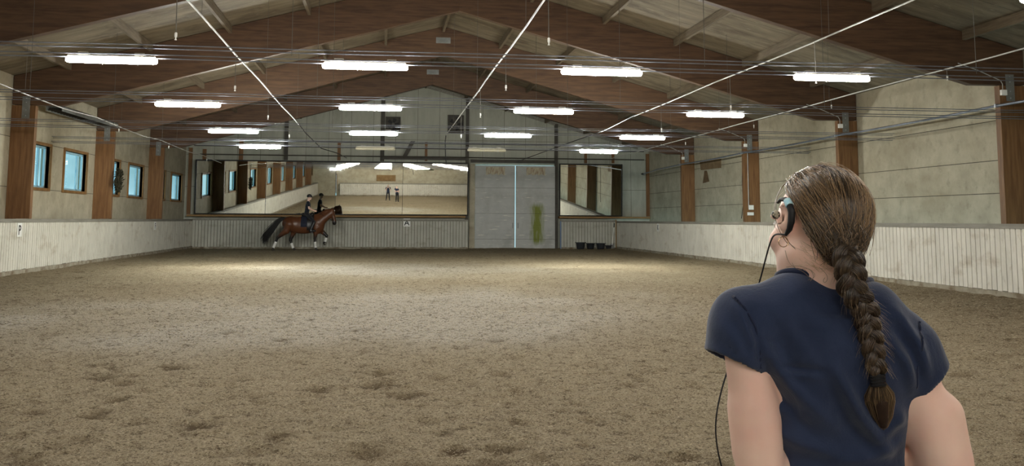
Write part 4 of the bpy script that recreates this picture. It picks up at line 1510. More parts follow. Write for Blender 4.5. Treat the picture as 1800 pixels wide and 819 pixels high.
def finish(F, name, m, par, it=1, attrs=None, zmin=None):
    v, q = F.mesh()
    v = relax(v, q, it, 0.5)
    if zmin is not None:
        v[:, 2] = np.maximum(v[:, 2], zmin)
    at_ = {k: f(v) for k, f in (attrs or {}).items()}
    return np_mesh(name, v, q, m, par, True, at_)

def lip_attr(g, R, C, sc=1.0):
    def f(v):
        p = (v - C) @ R / sc
        d = np.sqrt((p[:, 0] / 0.021) ** 2 + ((p[:, 2] + 0.060) / 0.011) ** 2)
        return np.where((p[:, 1] > 0.08), np.clip(1.4 - d, 0, 1), 0) * 0.8
    return f

# ------------------------------------------------------------------ woman in the foreground, seen from behind
DW = 2.05
_v = ray(1455, 391)
_fwd = np.array([math.sin(YAW), math.cos(YAW), 0])
_rgt = np.array([math.cos(YAW), -math.sin(YAW), 0])
_P = EYE + _v * (DW / (_v @ _fwd))
WROOT = np.array([_P[0], _P[1], 0.0])
def L(px, py, yl=0.0):
    v = ray(px, py)
    p = EYE + v * ((DW + yl) / (v @ _fwd)) - WROOT
    return np.array([p @ _rgt, p @ _fwd, p[2]])

woman = tag(empty('person', WROOT), 'woman with a long brown braid and navy T-shirt, seen from behind in the foreground', 'person')
woman.rotation_euler = (0, 0, -YAW)
jw = dict(shL=L(1306, 563), shR=L(1590, 616), elL=L(1337, 832, -0.02), elR=L(1668, 838, -0.02),
          hipL=(-0.035, 0.0, 0.86), hipR=(0.125, 0.0, 0.86), knL=(-0.055, 0.02, 0.47), knR=(0.145, 0.02, 0.47),
          anL=(-0.06, -0.02, 0.085), anR=(0.15, -0.02, 0.085), toeL=(-0.085, 0.16, 0.036), toeR=(0.185, 0.16, 0.036))
jw['wrL'] = np.array([0.035, 0.205, 1.075])
jw['wrR'] = np.array([0.085, 0.235, 1.120])
def rot_y(a): return np.array([[math.cos(a), 0, math.sin(a)], [0, 1, 0], [-math.sin(a), 0, math.cos(a)]])
HC = L(1434, 401, 0.02)
HR = rot_z(math.radians(25)) @ rot_x(math.radians(-2)) @ rot_y(math.radians(6))
def wring(py, xl, xr, b, cy, yl=0.0):
    a, c = L(xl, py, yl), L(xr, py, yl)
    return (a[2], (a[0] + c[0]) / 2, cy, (c[0] - a[0]) / 2, b)
RINGS = [wring(556, 1330, 1590, 0.082, 0.004), wring(600, 1318, 1618, 0.100, 0.010), wring(655, 1333, 1625, 0.106, 0.018), wring(710, 1345, 1615, 0.100, 0.026),
         wring(760, 1356, 1610, 0.092, 0.034), wring(819, 1372, 1606, 0.088, 0.042), wring(900, 1362, 1622, 0.102, 0.026), wring(990, 1345, 1650, 0.118, -0.004),
         wring(1040, 1345, 1650, 0.116, -0.004)]
NA, NB = L(1402, 535), L(1524, 553)

Fb = Field((-0.36, -0.24, -0.01), (0.42, 0.40, 1.74), 0.0055)
Fb.rings([(r[0], r[1], r[2], r[3] - 0.014, r[4] - 0.014) for r in RINGS], 0.03)
Fb.cone(NA, jw['shL'], 0.050, 0.048, 0.03)
Fb.cone(NB, jw['shR'], 0.050, 0.048, 0.03)
Fb.cone(NA + (0, 0.01, 0), NB + (0, 0.01, 0), 0.046, 0.046, 0.02)
Fb.cone(jw['shL'], jw['elL'], 0.046, 0.045, 0.03)
Fb.cone(jw['elL'], jw['wrL'], 0.043, 0.027, 0.012)
Fb.cone(jw['shR'], jw['elR'], 0.048, 0.049, 0.03)
Fb.cone(jw['elR'], jw['wrR'], 0.045, 0.027, 0.012)
Fb.cone(L(1322, 720, -0.005), L(1330, 790, -0.01), 0.047, 0.047, 0.02)
Fb.cone(L(1650, 730, -0.005), L(1660, 800, -0.01), 0.050, 0.052, 0.02)
add_hand(Fb, jw['wrL'], (0.65, 0.45, 0.12), (0.25, -0.9, -0.1), (0, 0, 1), (0.35, 0.5, 0.4), 0.95)
add_hand(Fb, jw['wrR'], (-0.85, 0.25, 0.10), (-0.2, -0.9, -0.2), (0, 0, 1), (0.35, 0.5, 0.4), 0.95)
legs_field(Fb, jw, 0.0)
NECK0 = HC + HR @ np.array([0, -0.035, -0.06])
Fb.cone(NECK0, L(1446, 532, 0.012), 0.053, 0.050, 0.02)
Fb.cone(L(1430, 502, 0.018), L(1406, 540, 0.010), 0.044, 0.038, 0.02)
hg = add_head(Fb, HC, HR)
finish(Fb, 'body', MT['skin'], woman, 1, {'lip': lip_attr(hg, HR, HC)}, 0.0)
eyes(hg, HR, woman)

# T-shirt: a real shell, open at the neck, sleeves and hem
Fs = Field((-0.36, -0.24, 0.84), (0.40, 0.26, 1.50), 0.0050)
Fs.rings(RINGS, 0.03, grow=0.002)
Fs.cone(NA, jw['shL'], 0.061, 0.062, 0.035)
Fs.cone(NB, jw['shR'], 0.061, 0.062, 0.035)
Fs.cone(NA, NB, 0.064, 0.064, 0.035)
hemL, hemR = L(1291, 640), L(1640, 694)
Fs.cone(jw['shL'] + (0.0, 0, 0.0), hemL + (hemL - jw['shL']) * 0.5, 0.062, 0.070, 0.03)
Fs.cone(jw['shR'], hemR + (hemR - jw['shR']) * 0.5, 0.062, 0.062, 0.03)
gX, gY, gZ = Fs.grid()
def crease(pts, amp, w):
    Q = [L(a, b, -0.09) for a, b in pts]
    d2 = np.full((len(Fs.ax[0]), 1, len(Fs.ax[2])), 9.0)
    tt = np.zeros_like(d2)
    n = len(Q) - 1
    for i in range(n):
        a, b = Q[i], Q[i + 1]
        vx, vz = b[0] - a[0], b[2] - a[2]
        t = np.clip(((gX - a[0]) * vx + (gZ - a[2]) * vz) / (vx * vx + vz * vz), 0, 1)
        e = (gX - a[0] - t * vx) ** 2 + (gZ - a[2] - t * vz) ** 2
        u = (i + t) / n
        tt = np.where(e < d2, u, tt)
        d2 = np.minimum(d2, e)
    fade = np.sin(PI * np.clip(0.08 + 0.84 * tt, 0, 1)) ** 0.7
    Fs.V -= (amp * fade * np.exp(-d2 / w ** 2) * np.clip((0.03 - gY) / 0.05, 0, 1)).astype(np.float32)
for pts, amp, w in (([(1343, 600), (1390, 680), (1470, 752)], 0.007, 0.013), ([(1352, 640), (1395, 720), (1440, 770)], -0.004, 0.010),
                    ([(1466, 645), (1515, 735), (1580, 806)], 0.008, 0.011), ([(1450, 665), (1495, 745), (1545, 806)], -0.004, 0.012),
                    ([(1386, 651), (1450, 655)], -0.004, 0.007), ([(1386, 660), (1450, 664)], 0.003, 0.006),
                    ([(1585, 550), (1622, 605), (1640, 660)], 0.006, 0.009), ([(1560, 590), (1598, 640), (1616, 690)], 0.006, 0.010),
                    ([(1572, 570), (1608, 622), (1626, 672)], -0.004, 0.008),
                    ([(1300, 540), (1326, 595), (1336, 640)], 0.005, 0.009), ([(1318, 560), (1334, 600), (1338, 640)], -0.004, 0.007),
                    ([(1275, 570), (1300, 610), (1325, 645)], 0.003, 0.010),
                    ([(1372, 540), (1410, 610), (1440, 650)], 0.003, 0.014), ([(1540, 700), (1590, 730), (1606, 760)], 0.004, 0.010),
                    ([(1362, 770), (1420, 790), (1500, 812)], 0.004, 0.012), ([(1600, 790), (1540, 812), (1480, 822)], 0.004, 0.010),
                    ([(1370, 720), (1430, 745)], 0.003, 0.010), ([(1600, 740), (1560, 775)], 0.004, 0.010)):
    crease(pts, amp * 2.2, w * 1.2)
# gentle sag folds everywhere
Fs.V -= (0.0022 * np.sin(gX * 38 + gZ * 23) * np.sin(gZ * 31 - gX * 12 + 1.0) * np.ones_like(gY)).astype(np.float32)
def back_y(x, z):
    i = int(np.clip((x - Fs.lo[0]) / Fs.h, 0, Fs.n[0] - 1))
    k = int(np.clip((z - Fs.lo[2]) / Fs.h, 0, Fs.n[2] - 1))
    c = OUT[i, :, k]
    w = np.nonzero(c < 0)[0]
    return Fs.ax[1][w[0]] if len(w) else 0.0
OUT = Fs.V.copy()
def near_open():
    dl = (gX - hemL[0]) * (hemL - jw['shL'])[0] + (gZ - hemL[2]) * (hemL - jw['shL'])[2]
    dl = dl / np.linalg.norm((hemL - jw['shL'])[[0, 2]])
    dr = (gX - hemR[0]) * (hemR - jw['shR'])[0] + (gZ - hemR[2]) * (hemR - jw['shR'])[2]
    dr = dr / np.linalg.norm((hemR - jw['shR'])[[0, 2]])
    a = np.where(gX < hemL[0] + 0.045, np.clip(-dl - 0.05, 0, 1), 1.0)
    b = np.where(gX > hemR[0] - 0.045, np.clip(-dr - 0.05, 0, 1), 1.0)
    return np.minimum(np.minimum(a, b), np.clip(gZ - 0.95, 0, 1)) + 0 * gY
Fs.V = np.maximum(Fs.V, -(Fs.V + 0.0085 + 1.5 * near_open())).astype(np.float32)
def plane_cut(p, nrm, lim=None):
    nrm = np.array(nrm, float)
    nrm /= np.linalg.norm(nrm)
    d = (gX - p[0]) * nrm[0] + (gY - p[1]) * nrm[1] + (gZ - p[2]) * nrm[2]
    if lim is not None:
        d = np.where(lim, d, -1.0)
    Fs.V = np.maximum(Fs.V, d.astype(np.float32))
pa, pb = L(1241, 611, -0.02), L(1341, 660, -0.06)
t_ = pb - pa
plane_cut((pa + pb) / 2, (t_[2] * 1.0, -0.012, -t_[0]), (gX < pb[0] + 0.012) & (gY < 9))
pa2, pb2 = L(1610, 716, -0.06), L(1668, 648, -0.04)
t_ = pb2 - pa2
plane_cut((pa2 + pb2) / 2, (t_[2], -0.004, -t_[0]), (gX > pa2[0] - 0.004))
plane_cut((0, 0, 0.90), (0, 0, -1))
NC = (L(1376, 490)[0] + L(1534, 500)[0]) / 2
NRX = (L(1534, 500)[0] - L(1376, 490)[0]) / 2
NCY, NRY = 0.026, 0.060
ncut = (np.sqrt(((gX - NC) / NRX) ** 2 + ((gY - NCY) / NRY) ** 2) - 1) * min(NRX, NRY)
ncut = np.where(gZ > 1.30, ncut, 1.0)
Fs.V = np.maximum(Fs.V, -ncut.astype(np.float32))
shirt = finish(Fs, 't_shirt', MT['navy'], woman, 1)
# collar rib and sleeve seam follow the cloth
col = []
for a in np.linspace(0, 2 * PI, 73):
    x, y = NC + NRX * math.cos(a) * 1.0, NCY + NRY * math.sin(a) * 1.0
    i = int((x - Fs.lo[0]) / Fs.h)
    k = int((y - Fs.lo[1]) / Fs.h)
    w = np.nonzero(OUT[i, k, :] < 0)[0]
    col.append((x + 0.004 * math.cos(a), y + 0.004 * math.sin(a), Fs.ax[2][w[-1]] + 0.003))
col = np.array(col)
for _ in range(6):
    col[1:-1] = (col[:-2] + 2 * col[1:-1] + col[2:]) / 4
    col[0] = col[-1] = (col[1] + col[-2]) / 2
g = MB()
g.tube(col, 0.0075, 8, caps=False)
g.build('collar', MT['seam'], shirt, smooth=True)
def on_shirt(pts, lift=0.0015, sub=8):
    P = np.array([L(a, b, -0.06) for a, b in pts])
    t = np.linspace(0, len(P) - 1, len(P) * sub)
    x = np.interp(t, range(len(P)), P[:, 0])
    z = np.interp(t, range(len(P)), P[:, 2])
    return np.array([(a, back_y(a, b) - lift, b) for a, b in zip(x, z)])
MB().tube(on_shirt([(1293, 522), (1310, 543), (1326, 573), (1335, 610), (1338, 648)]), 0.0028, 6).build('sleeve_seam', MT['seam'], shirt, smooth=True)
MB().tube(on_shirt([(1622, 566), (1614, 600), (1610, 650), (1611, 695)]), 0.0024, 6).build('sleeve_seam', MT['seam'], shirt, smooth=True)

# breeches and boots (seen only in the mirror)
Ft = Field((-0.30, -0.26, 0.20), (0.38, 0.28, 1.02), 0.009)
legs_field(Ft, jw, 0.009)
Ft.rings([(r[0], r[1], r[2], r[3] - 0.006, r[4] - 0.006) for r in RINGS if r[0] < 1.0] + [(0.80, 0.045, -0.004, 0.17, 0.11)], 0.03)
finish(Ft, 'breeches', MT['breeches'], woman, 1)
for sd in 'LR':
    Fo = Field((-0.30, -0.20, -0.02), (0.38, 0.28, 0.52), 0.008)
    jj = {k + q: jw[k + sd] for k in ('hip', 'kn', 'an', 'toe') for q in 'LR'}
    legs_field(Fo, jj, 0.016, boots=True)
    finish(Fo, 'boot', MT['boot'], woman, 1, zmin=0.0)

# hair: cap, combed strands, braid, tie and tail
hair = tag(empty('hair'), 'brown hair combed back', 'x')
for k_ in ('label', 'category'):
    del hair[k_]
hair.parent = woman
HCC = np.array([0, -0.013, 0.030])
HRAD = np.array([0.080, 0.107, 0.098])
G = L(1489, 446, -0.088)
Gl = HR.T @ (G - HC)
def keep(p):
    y, z = p[..., 1], p[..., 2]
    lim = np.where(z > 0.055, 0.012 + (z - 0.055) * 0.9, np.where(z > 0.012, -0.020 + (z - 0.012) * 0.74, -0.030 - (0.012 - z) * 0.42))
    ear = (np.abs(p[..., 0]) > 0.05) & (((y + 0.012) / 0.027) ** 2 + ((z - 0.008) / 0.043) ** 2 < 1)
    return (y < lim) & (z > -0.085) & ~ear
Fh = Field(HC - 0.17, HC + 0.17, 0.005)
Fh.ell(HC + HR @ HCC, HRAD - 0.005, HR, 0.01)
Fh.ell(G + np.array([-0.006, 0.022, 0.006]), (0.034, 0.034, 0.040), None, 0.05)
X_, Y_, Z_ = Fh.grid()
pl = np.stack(np.broadcast_arrays(X_ - HC[0], Y_ - HC[1], Z_ - HC[2]), -1) @ HR
Fh.V = np.where(keep(pl), Fh.V, np.maximum(Fh.V, 0.004)).astype(np.float32)
finish(Fh, 'hair_cap', MT['hairbase'], hair, 2)

def comb(n, K, rad_off, jit, seed, loose=0.0):
    r = np.random.default_rng(seed)
    S = []
    while len(S) < n:
        d = r.normal(0, 1, (4000, 3))
        d /= np.linalg.norm(d, axis=1)[:, None]
        rr = 1 / np.sqrt(((d / HRAD) ** 2).sum(1))
        p = HCC + d * rr[:, None]
        S += list(d[keep(p)])
    S = np.array(S[:n])
    dg = Gl - HCC
    lg = np.linalg.norm(dg)
    dg = dg / lg
    spread = dg + r.normal(0, 0.13, (n, 3))
    spread /= np.linalg.norm(spread, axis=1)[:, None]
    t = np.linspace(0, 1, K)
    om = np.arccos(np.clip((S * spread).sum(1), -0.999, 0.999))
    A = np.sin((1 - t)[None] * om[:, None]) / np.sin(om)[:, None]
    B = np.sin(t[None] * om[:, None]) / np.sin(om)[:, None]
    d = A[..., None] * S[:, None] + B[..., None] * spread[:, None]
    d /= np.linalg.norm(d, axis=2)[..., None]
    rr = 1 / np.sqrt(((d / HRAD) ** 2).sum(2))
    lift = rad_off * (0.35 + 0.9 * r.random(n))[:, None] * np.clip(0.25 + 4 * t, 0, 1)[None] + loose * r.random(n)[:, None] * np.sin(PI * t)[None]
    lift = lift + 0.010 * (vnoise(np.arctan2(S[:, 0] - 0.3, S[:, 2] + 0.4) * 8 + 40, S[:, 1] * 1.5 + 40, 9)[:, None] - 0.5) * np.sin(PI * np.clip(t, 0.0, 0.9))[None]
    tgt = lg * 0.98 + r.normal(0, 0.004, n)[:, None]
    w = (t[None] ** 4)
    rr = (rr + lift) * (1 - w) + np.maximum(rr + lift, tgt) * w
    wav = jit * np.sin(t[None] * r.uniform(4, 9, n)[:, None] + r.uniform(0, 6, n)[:, None])
    side = np.cross(d, spread[:, None] + 1e-6)
    side /= np.linalg.norm(side, axis=2)[..., None] + 1e-9
    p = HCC + d * rr[..., None] + side * (wav * np.sin(PI * np.clip(t, 0.02, 1))[None])[..., None]
    ear = ((np.abs(p[..., 0]) > 0.05) & (((p[..., 1] + 0.012) / 0.027) ** 2 + ((p[..., 2] - 0.008) / 0.042) ** 2 < 1)).any(1)
    p = np.where(ear[:, None, None], p[~ear][np.arange(n) % (~ear).sum()], p)
    return HC + p @ HR.T, S, r
P, S, r = comb(5200, 14, 0.004, 0.0022, 11)
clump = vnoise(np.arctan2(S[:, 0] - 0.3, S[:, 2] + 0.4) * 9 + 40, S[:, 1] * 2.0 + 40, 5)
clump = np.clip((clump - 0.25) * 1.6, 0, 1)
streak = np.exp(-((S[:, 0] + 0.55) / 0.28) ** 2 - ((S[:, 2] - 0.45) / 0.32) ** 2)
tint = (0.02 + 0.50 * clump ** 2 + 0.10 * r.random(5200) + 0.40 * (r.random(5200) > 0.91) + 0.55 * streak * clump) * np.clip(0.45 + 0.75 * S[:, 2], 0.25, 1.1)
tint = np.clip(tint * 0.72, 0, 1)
prof = np.concatenate([[0.35], np.ones(12), [0.7]])
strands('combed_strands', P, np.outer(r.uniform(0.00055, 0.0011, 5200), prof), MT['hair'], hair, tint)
P, S, r = comb(520, 14, 0.006, 0.003, 12, 0.010)
strands('loose_strands', P, np.outer(r.uniform(0.0003, 0.0005, 520), prof), MT['hair'], hair, 0.3 + 0.5 * r.random(520))

# braid
bp_ = [(1486, 438, -0.094), (1491, 456, -0.112), (1497, 482, -0.124), (1505, 512, -0.134), (1516, 545, None), (1527, 578, None), (1535, 610, None), (1540, 640, None), (1542, 660, None)]
B0 = []
for a, b, yl in bp_:
    q = L(a, b, -0.12 if yl is None else yl)
    if yl is None:
        q[1] = back_y(q[0], q[2]) - 0.017
        q = L(a, b, q[1])
    B0.append(q)
B0 = np.array(B0)
for _ in range(2):
    B0[1:-1, 1] = (B0[:-2, 1] + 2 * B0[1:-1, 1] + B0[2:, 1]) / 4
seg = np.concatenate([[0], np.cumsum(np.linalg.norm(np.diff(B0, axis=0), axis=1))])
BL = seg[-1]
def bcurve(u):
    return np.stack([np.interp(u, seg, B0[:, i]) for i in range(3)], -1)
uu = np.linspace(0, BL, 170)
cc = bcurve(uu)
for _ in range(14):
    cc[1:-1] = (cc[:-2] + 2 * cc[1:-1] + cc[2:]) / 4
tn = np.gradient(cc, axis=0)
tn /= np.linalg.norm(tn, axis=1)[:, None]
nb = np.tile(np.array([0, -1.0, 0]), (170, 1))
nb -= tn * (nb * tn).sum(1)[:, None]
nb /= np.linalg.norm(nb, axis=1)[:, None]
rt = np.cross(tn, nb)
PER = 0.083
wid = np.interp(uu, [0, 0.03, 0.08, 0.17, BL - 0.01, BL], [0.9, 1.25, 1.2, 1.0, 0.78, 0.45])
braid = empty('braid')
braid.parent = hair
for kx in range(3):
    th = 2 * PI * uu / PER + 2 * PI * kx / 3
    c3 = cc + rt * (0.0135 * wid * np.sin(th))[:, None] + nb * (0.0085 * wid * np.sin(2 * th))[:, None]
    rr = 0.0118 * wid
    MB().tube(c3, rr * 0.93, 12).build('braid_strand', MT['hairbase'], braid, smooth=True)
    t3 = np.gradient(c3, axis=0)
    t3 /= np.linalg.norm(t3, axis=1)[:, None]
    n3 = nb - t3 * (nb * t3).sum(1)[:, None]
    n3 /= np.linalg.norm(n3, axis=1)[:, None]
    s3 = np.cross(t3, n3)
    nf = 150
    P = np.zeros((nf, 170, 3))
    for f in range(nf):
        ph = rng.uniform(0, 2 * PI)
        a = ph + 2.0 * uu / PER * 0.5 + 0.25 * np.sin(uu * rng.uniform(60, 120) + ph)
        ro = rr * (0.90 + 0.14 * rng.random() + 0.05 * np.sin(uu * 90 + ph))
        P[f] = c3 + n3 * (np.cos(a) * ro)[:, None] + s3 * (np.sin(a) * ro)[:, None]
    strands('braid_fibres', P[:, ::2], np.full((nf, 85), 0.00075), MT['hair'], braid, np.clip(0.01 + 0.15 * rng.random(nf) ** 2 + 0.16 * (rng.random(nf) > 0.92), 0, 1))
# fuzz along the braid
P = []
for f in range(230):
    i = rng.integers(5, 160)
    d = rt[i] * rng.choice([-1, 1]) * rng.uniform(0.3, 1) + nb[i] * rng.uniform(-0.1, 0.9) + tn[i] * rng.uniform(-0.3, 0.9)
    d /= np.linalg.norm(d)
    st = cc[i] + d * 0.018 * wid[i]
    ln = rng.uniform(0.008, 0.026)
    P.append([st + d * ln * t + tn[i] * ln * 0.9 * t * t for t in np.linspace(0, 1, 6)])
strands('flyaway_hairs', P, np.tile([0.00028, 0.00028, 0.00026, 0.00024, 0.0002, 0.0001], (230, 1)), MT['hair'], braid, 0.1 + 0.4 * rng.random(230))
# elastic tie
g = MB()
for k in range(4):
    i = 160 + 2 * k
    i = min(i, 168)
    c0 = cc[-1] + tn[-1] * (k * 0.0058)
    ring_ = [c0 + rt[-1] * 0.0125 * math.cos(a) + nb[-1] * 0.0115 * math.sin(a) + tn[-1] * 0.001 * math.sin(3 * a) for a in np.linspace(0, 2 * PI, 21)]
    g.tube(ring_, 0.0034, 7, caps=False)
g.build('hair_tie', MT['cable'], braid, smooth=True)
# tail tuft below the tie
e0 = cc[-1]
e1 = L(1545, 690, 0)
tip = L(1553, 757, 0)
for q in (e1, tip):
    q[1] = back_y(q[0], q[2]) - 0.016
e1 = L(1546, 700, e1[1])
tip = L(1553, 757, tip[1])
nt = 700
P = np.zeros((nt, 16, 3))
t = np.linspace(0, 1, 16)
a = rng.uniform(0, 2 * PI, nt)
ro = np.sqrt(rng.random(nt))
axis = (1 - t)[:, None] ** 2 * e0 + 2 * (t * (1 - t))[:, None] * e1 + (t ** 2)[:, None] * tip
prof_ = np.interp(t, [0, 0.14, 0.5, 0.8, 1], [0.008, 0.011, 0.031, 0.021, 0.006])
for f in range(nt):
    e = rng.uniform(0.78, 1.0)
    w_ = prof_ * ro[f]
    P[f] = axis * 1.0 + (t * (e - 1) * 0.9)[:, None] * (tip - e0) + np.outer(w_ * np.cos(a[f]), [1, 0, 0.1]) + np.outer(np.minimum(w_ * np.sin(a[f]) * 0.6, 0.011), [0, 1, 0])
strands('tail_tuft', P, np.outer(np.full(nt, 0.0009), np.interp(t, [0, .8, 1], [1, 1, 0.3])), MT['hair'], braid, np.clip(0.08 + 0.35 * rng.random(nt) ** 2 + 0.10 * np.cos(a), 0, 1))
g = MB().tube(axis[:15], prof_[:15] * 0.62, 12)
g.build('tail_core', MT['hairbase'], braid, smooth=True)
# short hairs at the nape and behind the ear
P = []
nr_ = np.random.default_rng(21)
while len(P) < 260:
    z = nr_.uniform(-0.085, -0.03)
    xx = nr_.uniform(-0.078, 0.03)
    q = HC + HR @ np.array([xx, -0.03 - 0.05 * (1 - (xx / 0.085) ** 2), z])
    q2 = q + HR @ np.array([nr_.uniform(0.0, 0.03), -0.014, nr_.uniform(-0.030, 0.0)])
    q3 = q2 + (G - q2) * nr_.uniform(0.1, 0.35) + nr_.normal(0, 0.003, 3)
    P.append([q * (1 - t) ** 2 + 2 * q2 * t * (1 - t) + q3 * t * t for t in np.linspace(0, 1, 7)])
strands('nape_hairs', P, np.tile(np.linspace(0.00032, 0.00014, 7), (260, 1)), MT['hair'], hair, 0.55 + 0.4 * nr_.random(260))
P = []
for (pts) in ([(1392, 462), (1400, 476), (1420, 470), (1428, 478), (1431, 488), (1424, 494)], [(1382, 470), (1400, 466), (1422, 472), (1434, 482), (1430, 490), (1420, 492)],
              [(1440, 470), (1452, 480), (1456, 490), (1450, 498), (1446, 494), (1450, 488)], [(1380, 440), (1384, 458), (1394, 470), (1410, 476), (1420, 484), (1424, 490)]):
    P.append([L(a, b, -0.062 - 0.0 * i) for i, (a, b) in enumerate(pts)])
P = np.array(P)
P2 = np.stack([np.stack([np.interp(np.linspace(0, 5, 18), range(6), P[k, :, i]) for i in range(3)], -1) for k in range(len(P))])
for _ in range(3):
    P2[:, 1:-1] = (P2[:, :-2] + 2 * P2[:, 1:-1] + P2[:, 2:]) / 4
strands('nape_curls', P2, np.full((len(P), 18), 0.0005), MT['hair'], hair, np.full(len(P), 0.3))

# earring
eh = HC + HR @ np.array([-0.089, -0.004, -0.038])
MB().tube([eh + np.array([0.0105 * math.sin(a), 0.002 * math.sin(a), 0.0105 * math.cos(a)]) for a in np.linspace(0, 2 * PI, 25)], 0.0009, 6, caps=False).build('earring', mat('gold_hoop', s(222, 190, 150), None, rough=0.2, metal=1.0), woman, smooth=True)
# earpiece with its cable
def HL(x, y, z): return HC + HR @ np.array([x, y, z])
ear = tag(empty('earpiece', WROOT), 'black earpiece hooked behind the woman\'s ear with a thin cable hanging down', 'earpiece')
ear.rotation_euler = (0, 0, -YAW)
hook = [HL(-0.094, 0.012, 0.044), HL(-0.096, 0.000, 0.050), HL(-0.097, -0.015, 0.049), HL(-0.098, -0.029, 0.039), HL(-0.097, -0.036, 0.021), HL(-0.096, -0.034, 0.003), HL(-0.094, -0.027, -0.013), HL(-0.092, -0.014, -0.024)]
MB().tube(hook, [0.003, 0.004, 0.0055, 0.007, 0.0075, 0.007, 0.006, 0.0035], 10).build('ear_hook', MT['cable'], ear, smooth=True)
MB().tube([HL(-0.0975, -0.021, 0.047), HL(-0.0985, -0.031, 0.035)], [0.0080, 0.0086], 10).build('sticker', mat('pale_blue_sticker', s(150, 206, 224), s(200, 226, 232), 160, 0.5), ear, smooth=True)
MB().ball(HL(-0.101, 0.008, 0.018), 0.0095, 12).build('speaker_bud', mat('speckled_bud', s(40, 36, 34), s(180, 170, 150), 160, 0.4, lo=0.48, hi=0.52), ear, smooth=True)
cb = [hook[-1]] + [L(a, b, y) for a, b, y in ((1361, 410, 0.0), (1354, 425, 0.03), (1347, 450, 0.06), (1340, 478, 0.085), (1331, 510, 0.11), (1310, 560, 0.13), (1290, 620, 0.12), (1272, 670, 0.09), (1261, 715, 0.07), (1257, 750, 0.07), (1260, 785, 0.08), (1268, 822, 0.10), (1290, 880, 0.12), (1330, 930, 0.13))]
cb = np.array(cb)
tt = np.linspace(0, len(cb) - 1, 70)
cb = np.stack([np.interp(tt, range(len(cb)), cb[:, i]) for i in range(3)], -1)
for _ in range(6):
    cb[1:-1] = (cb[:-2] + 2 * cb[1:-1] + cb[2:]) / 4
MB().tube(cb, 0.0019, 6).build('ear_cable', MT['cable'], ear, smooth=True)

# ------------------------------------------------------------------ horse
hp = at(525, 440.5, Z=0)
HS = 0.985
horse = tag(empty('horse', hp), 'bay horse with black mane, tail and white leg wraps cantering along the far boards', 'horse')
def horse_trunk(F, grow=0.0):
    g = lambda *r: tuple(x + grow for x in r)
    F.ell((0.22, 0, 1.25), g(0.86, 0.30, 0.425), None, 0.08)
    F.ell((-0.42, 0, 1.33), g(0.42, 0.30, 0.355), None, 0.10)
    F.ell((0.86, 0, 1.22), g(0.36, 0.26, 0.42), None, 0.10)
    F.ell((0.72, 0, 1.60), g(0.36, 0.11, 0.16), None, 0.12)
Fh_ = Field((-1.45, -0.42, -0.04), (1.95, 0.42, 2.3), 0.02)
horse_trunk(Fh_)
Fh_.cone((0.95, 0, 1.42), (1.50, 0, 1.84), 0.28, 0.175, 0.12)
Fh_.cone((0.85, 0, 1.68), (1.30, 0, 1.93), 0.12, 0.10, 0.10)
Fh_.cone((1.30, 0, 1.93), (1.57, 0, 2.01), 0.10, 0.075, 0.08)
Fh_.cone((1.56, 0, 1.95), (1.70, 0, 1.44), 0.145, 0.092, 0.05)
Fh_.ell((1.51, 0, 1.79), (0.15, 0.09, 0.20), None, 0.05)
Fh_.ell((1.70, 0, 1.37), (0.105, 0.08, 0.115), None, 0.04)
for sy in (-1, 1):
    Fh_.cone((1.55, sy * 0.055, 2.03), (1.60, sy * 0.075, 2.165), 0.036, 0.010, 0.02)
YN, YF = -0.145, 0.145
hoofs = {}
def leg(pts, rr, k=0.05):
    for (a, b, r1, r2) in zip(pts[:-1], pts[1:], rr[:-1], rr[1:]):
        Fh_.cone(a, b, r1, r2, k)
hindA = [(-0.48, YN, 1.28), (-0.62, YN - 0.01, 0.98), (-1.02, YN, 0.63), (-1.20, YN, 0.18), (-1.235, YN, 0.07)]
leg(hindA[:3], [0.25, 0.165, 0.072])
leg(hindA[2:], [0.068, 0.050, 0.044], 0.03)
hindB = [(-0.36, YF, 1.20), (-0.28, YF + 0.01, 0.92), (-0.43, YF, 0.52), (-0.29, YF, 0.15), (-0.23, YF, 0.07)]
leg(hindB[:3], [0.24, 0.135, 0.070])
leg(hindB[2:], [0.066, 0.050, 0.044], 0.03)
foreC = [(0.84, YN, 1.12), (0.78, YN, 0.60), (0.825, YN, 0.17), (0.875, YN, 0.07)]
leg(foreC[:2], [0.165, 0.068])
leg(foreC[1:], [0.064, 0.048, 0.044], 0.03)
foreD = [(0.92, YF, 1.08), (1.34, YF, 0.73), (1.275, YF, 0.46), (1.19, YF, 0.37)]
leg(foreD[:2], [0.165, 0.068])
leg(foreD[1:], [0.064, 0.048, 0.044], 0.03)
def horse_tint(v):
    low = np.clip((0.86 - v[:, 2]) / 0.22, 0, 1)
    low = np.maximum(low, np.clip((0.82 - np.hypot(v[:, 0] - 1.34, v[:, 2] - 0.5)) / 0.3, 0, 1) * (v[:, 0] > 1.16) * (v[:, 2] < 0.95))
    muz = np.clip((1.52 - v[:, 2]) / 0.12, 0, 1) * (v[:, 0] > 1.45)
    ears = np.clip((v[:, 2] - 2.06) / 0.06, 0, 1)
    return np.clip(np.maximum(np.maximum(low, muz), ears), 0, 1)
m, n, l, p = new_mat('bay_coat')
p.inputs['Roughness'].default_value = 0.38
p.inputs['Specular IOR Level'].default_value = 0.5
a_ = n.new('ShaderNodeAttribute')
a_.attribute_name = 'points'
rp = n.new('ShaderNodeValToRGB')
rp.color_ramp.elements[0].color = s(92, 55, 33)
rp.color_ramp.elements[1].color = s(26, 22, 21)
l.new(a_.outputs['Fac'], rp.inputs['Fac'])
l.new(rp.outputs['Color'], p.inputs['Base Color'])
finish(Fh_, 'body', m, horse, 2, {'points': horse_tint}, 0.0)
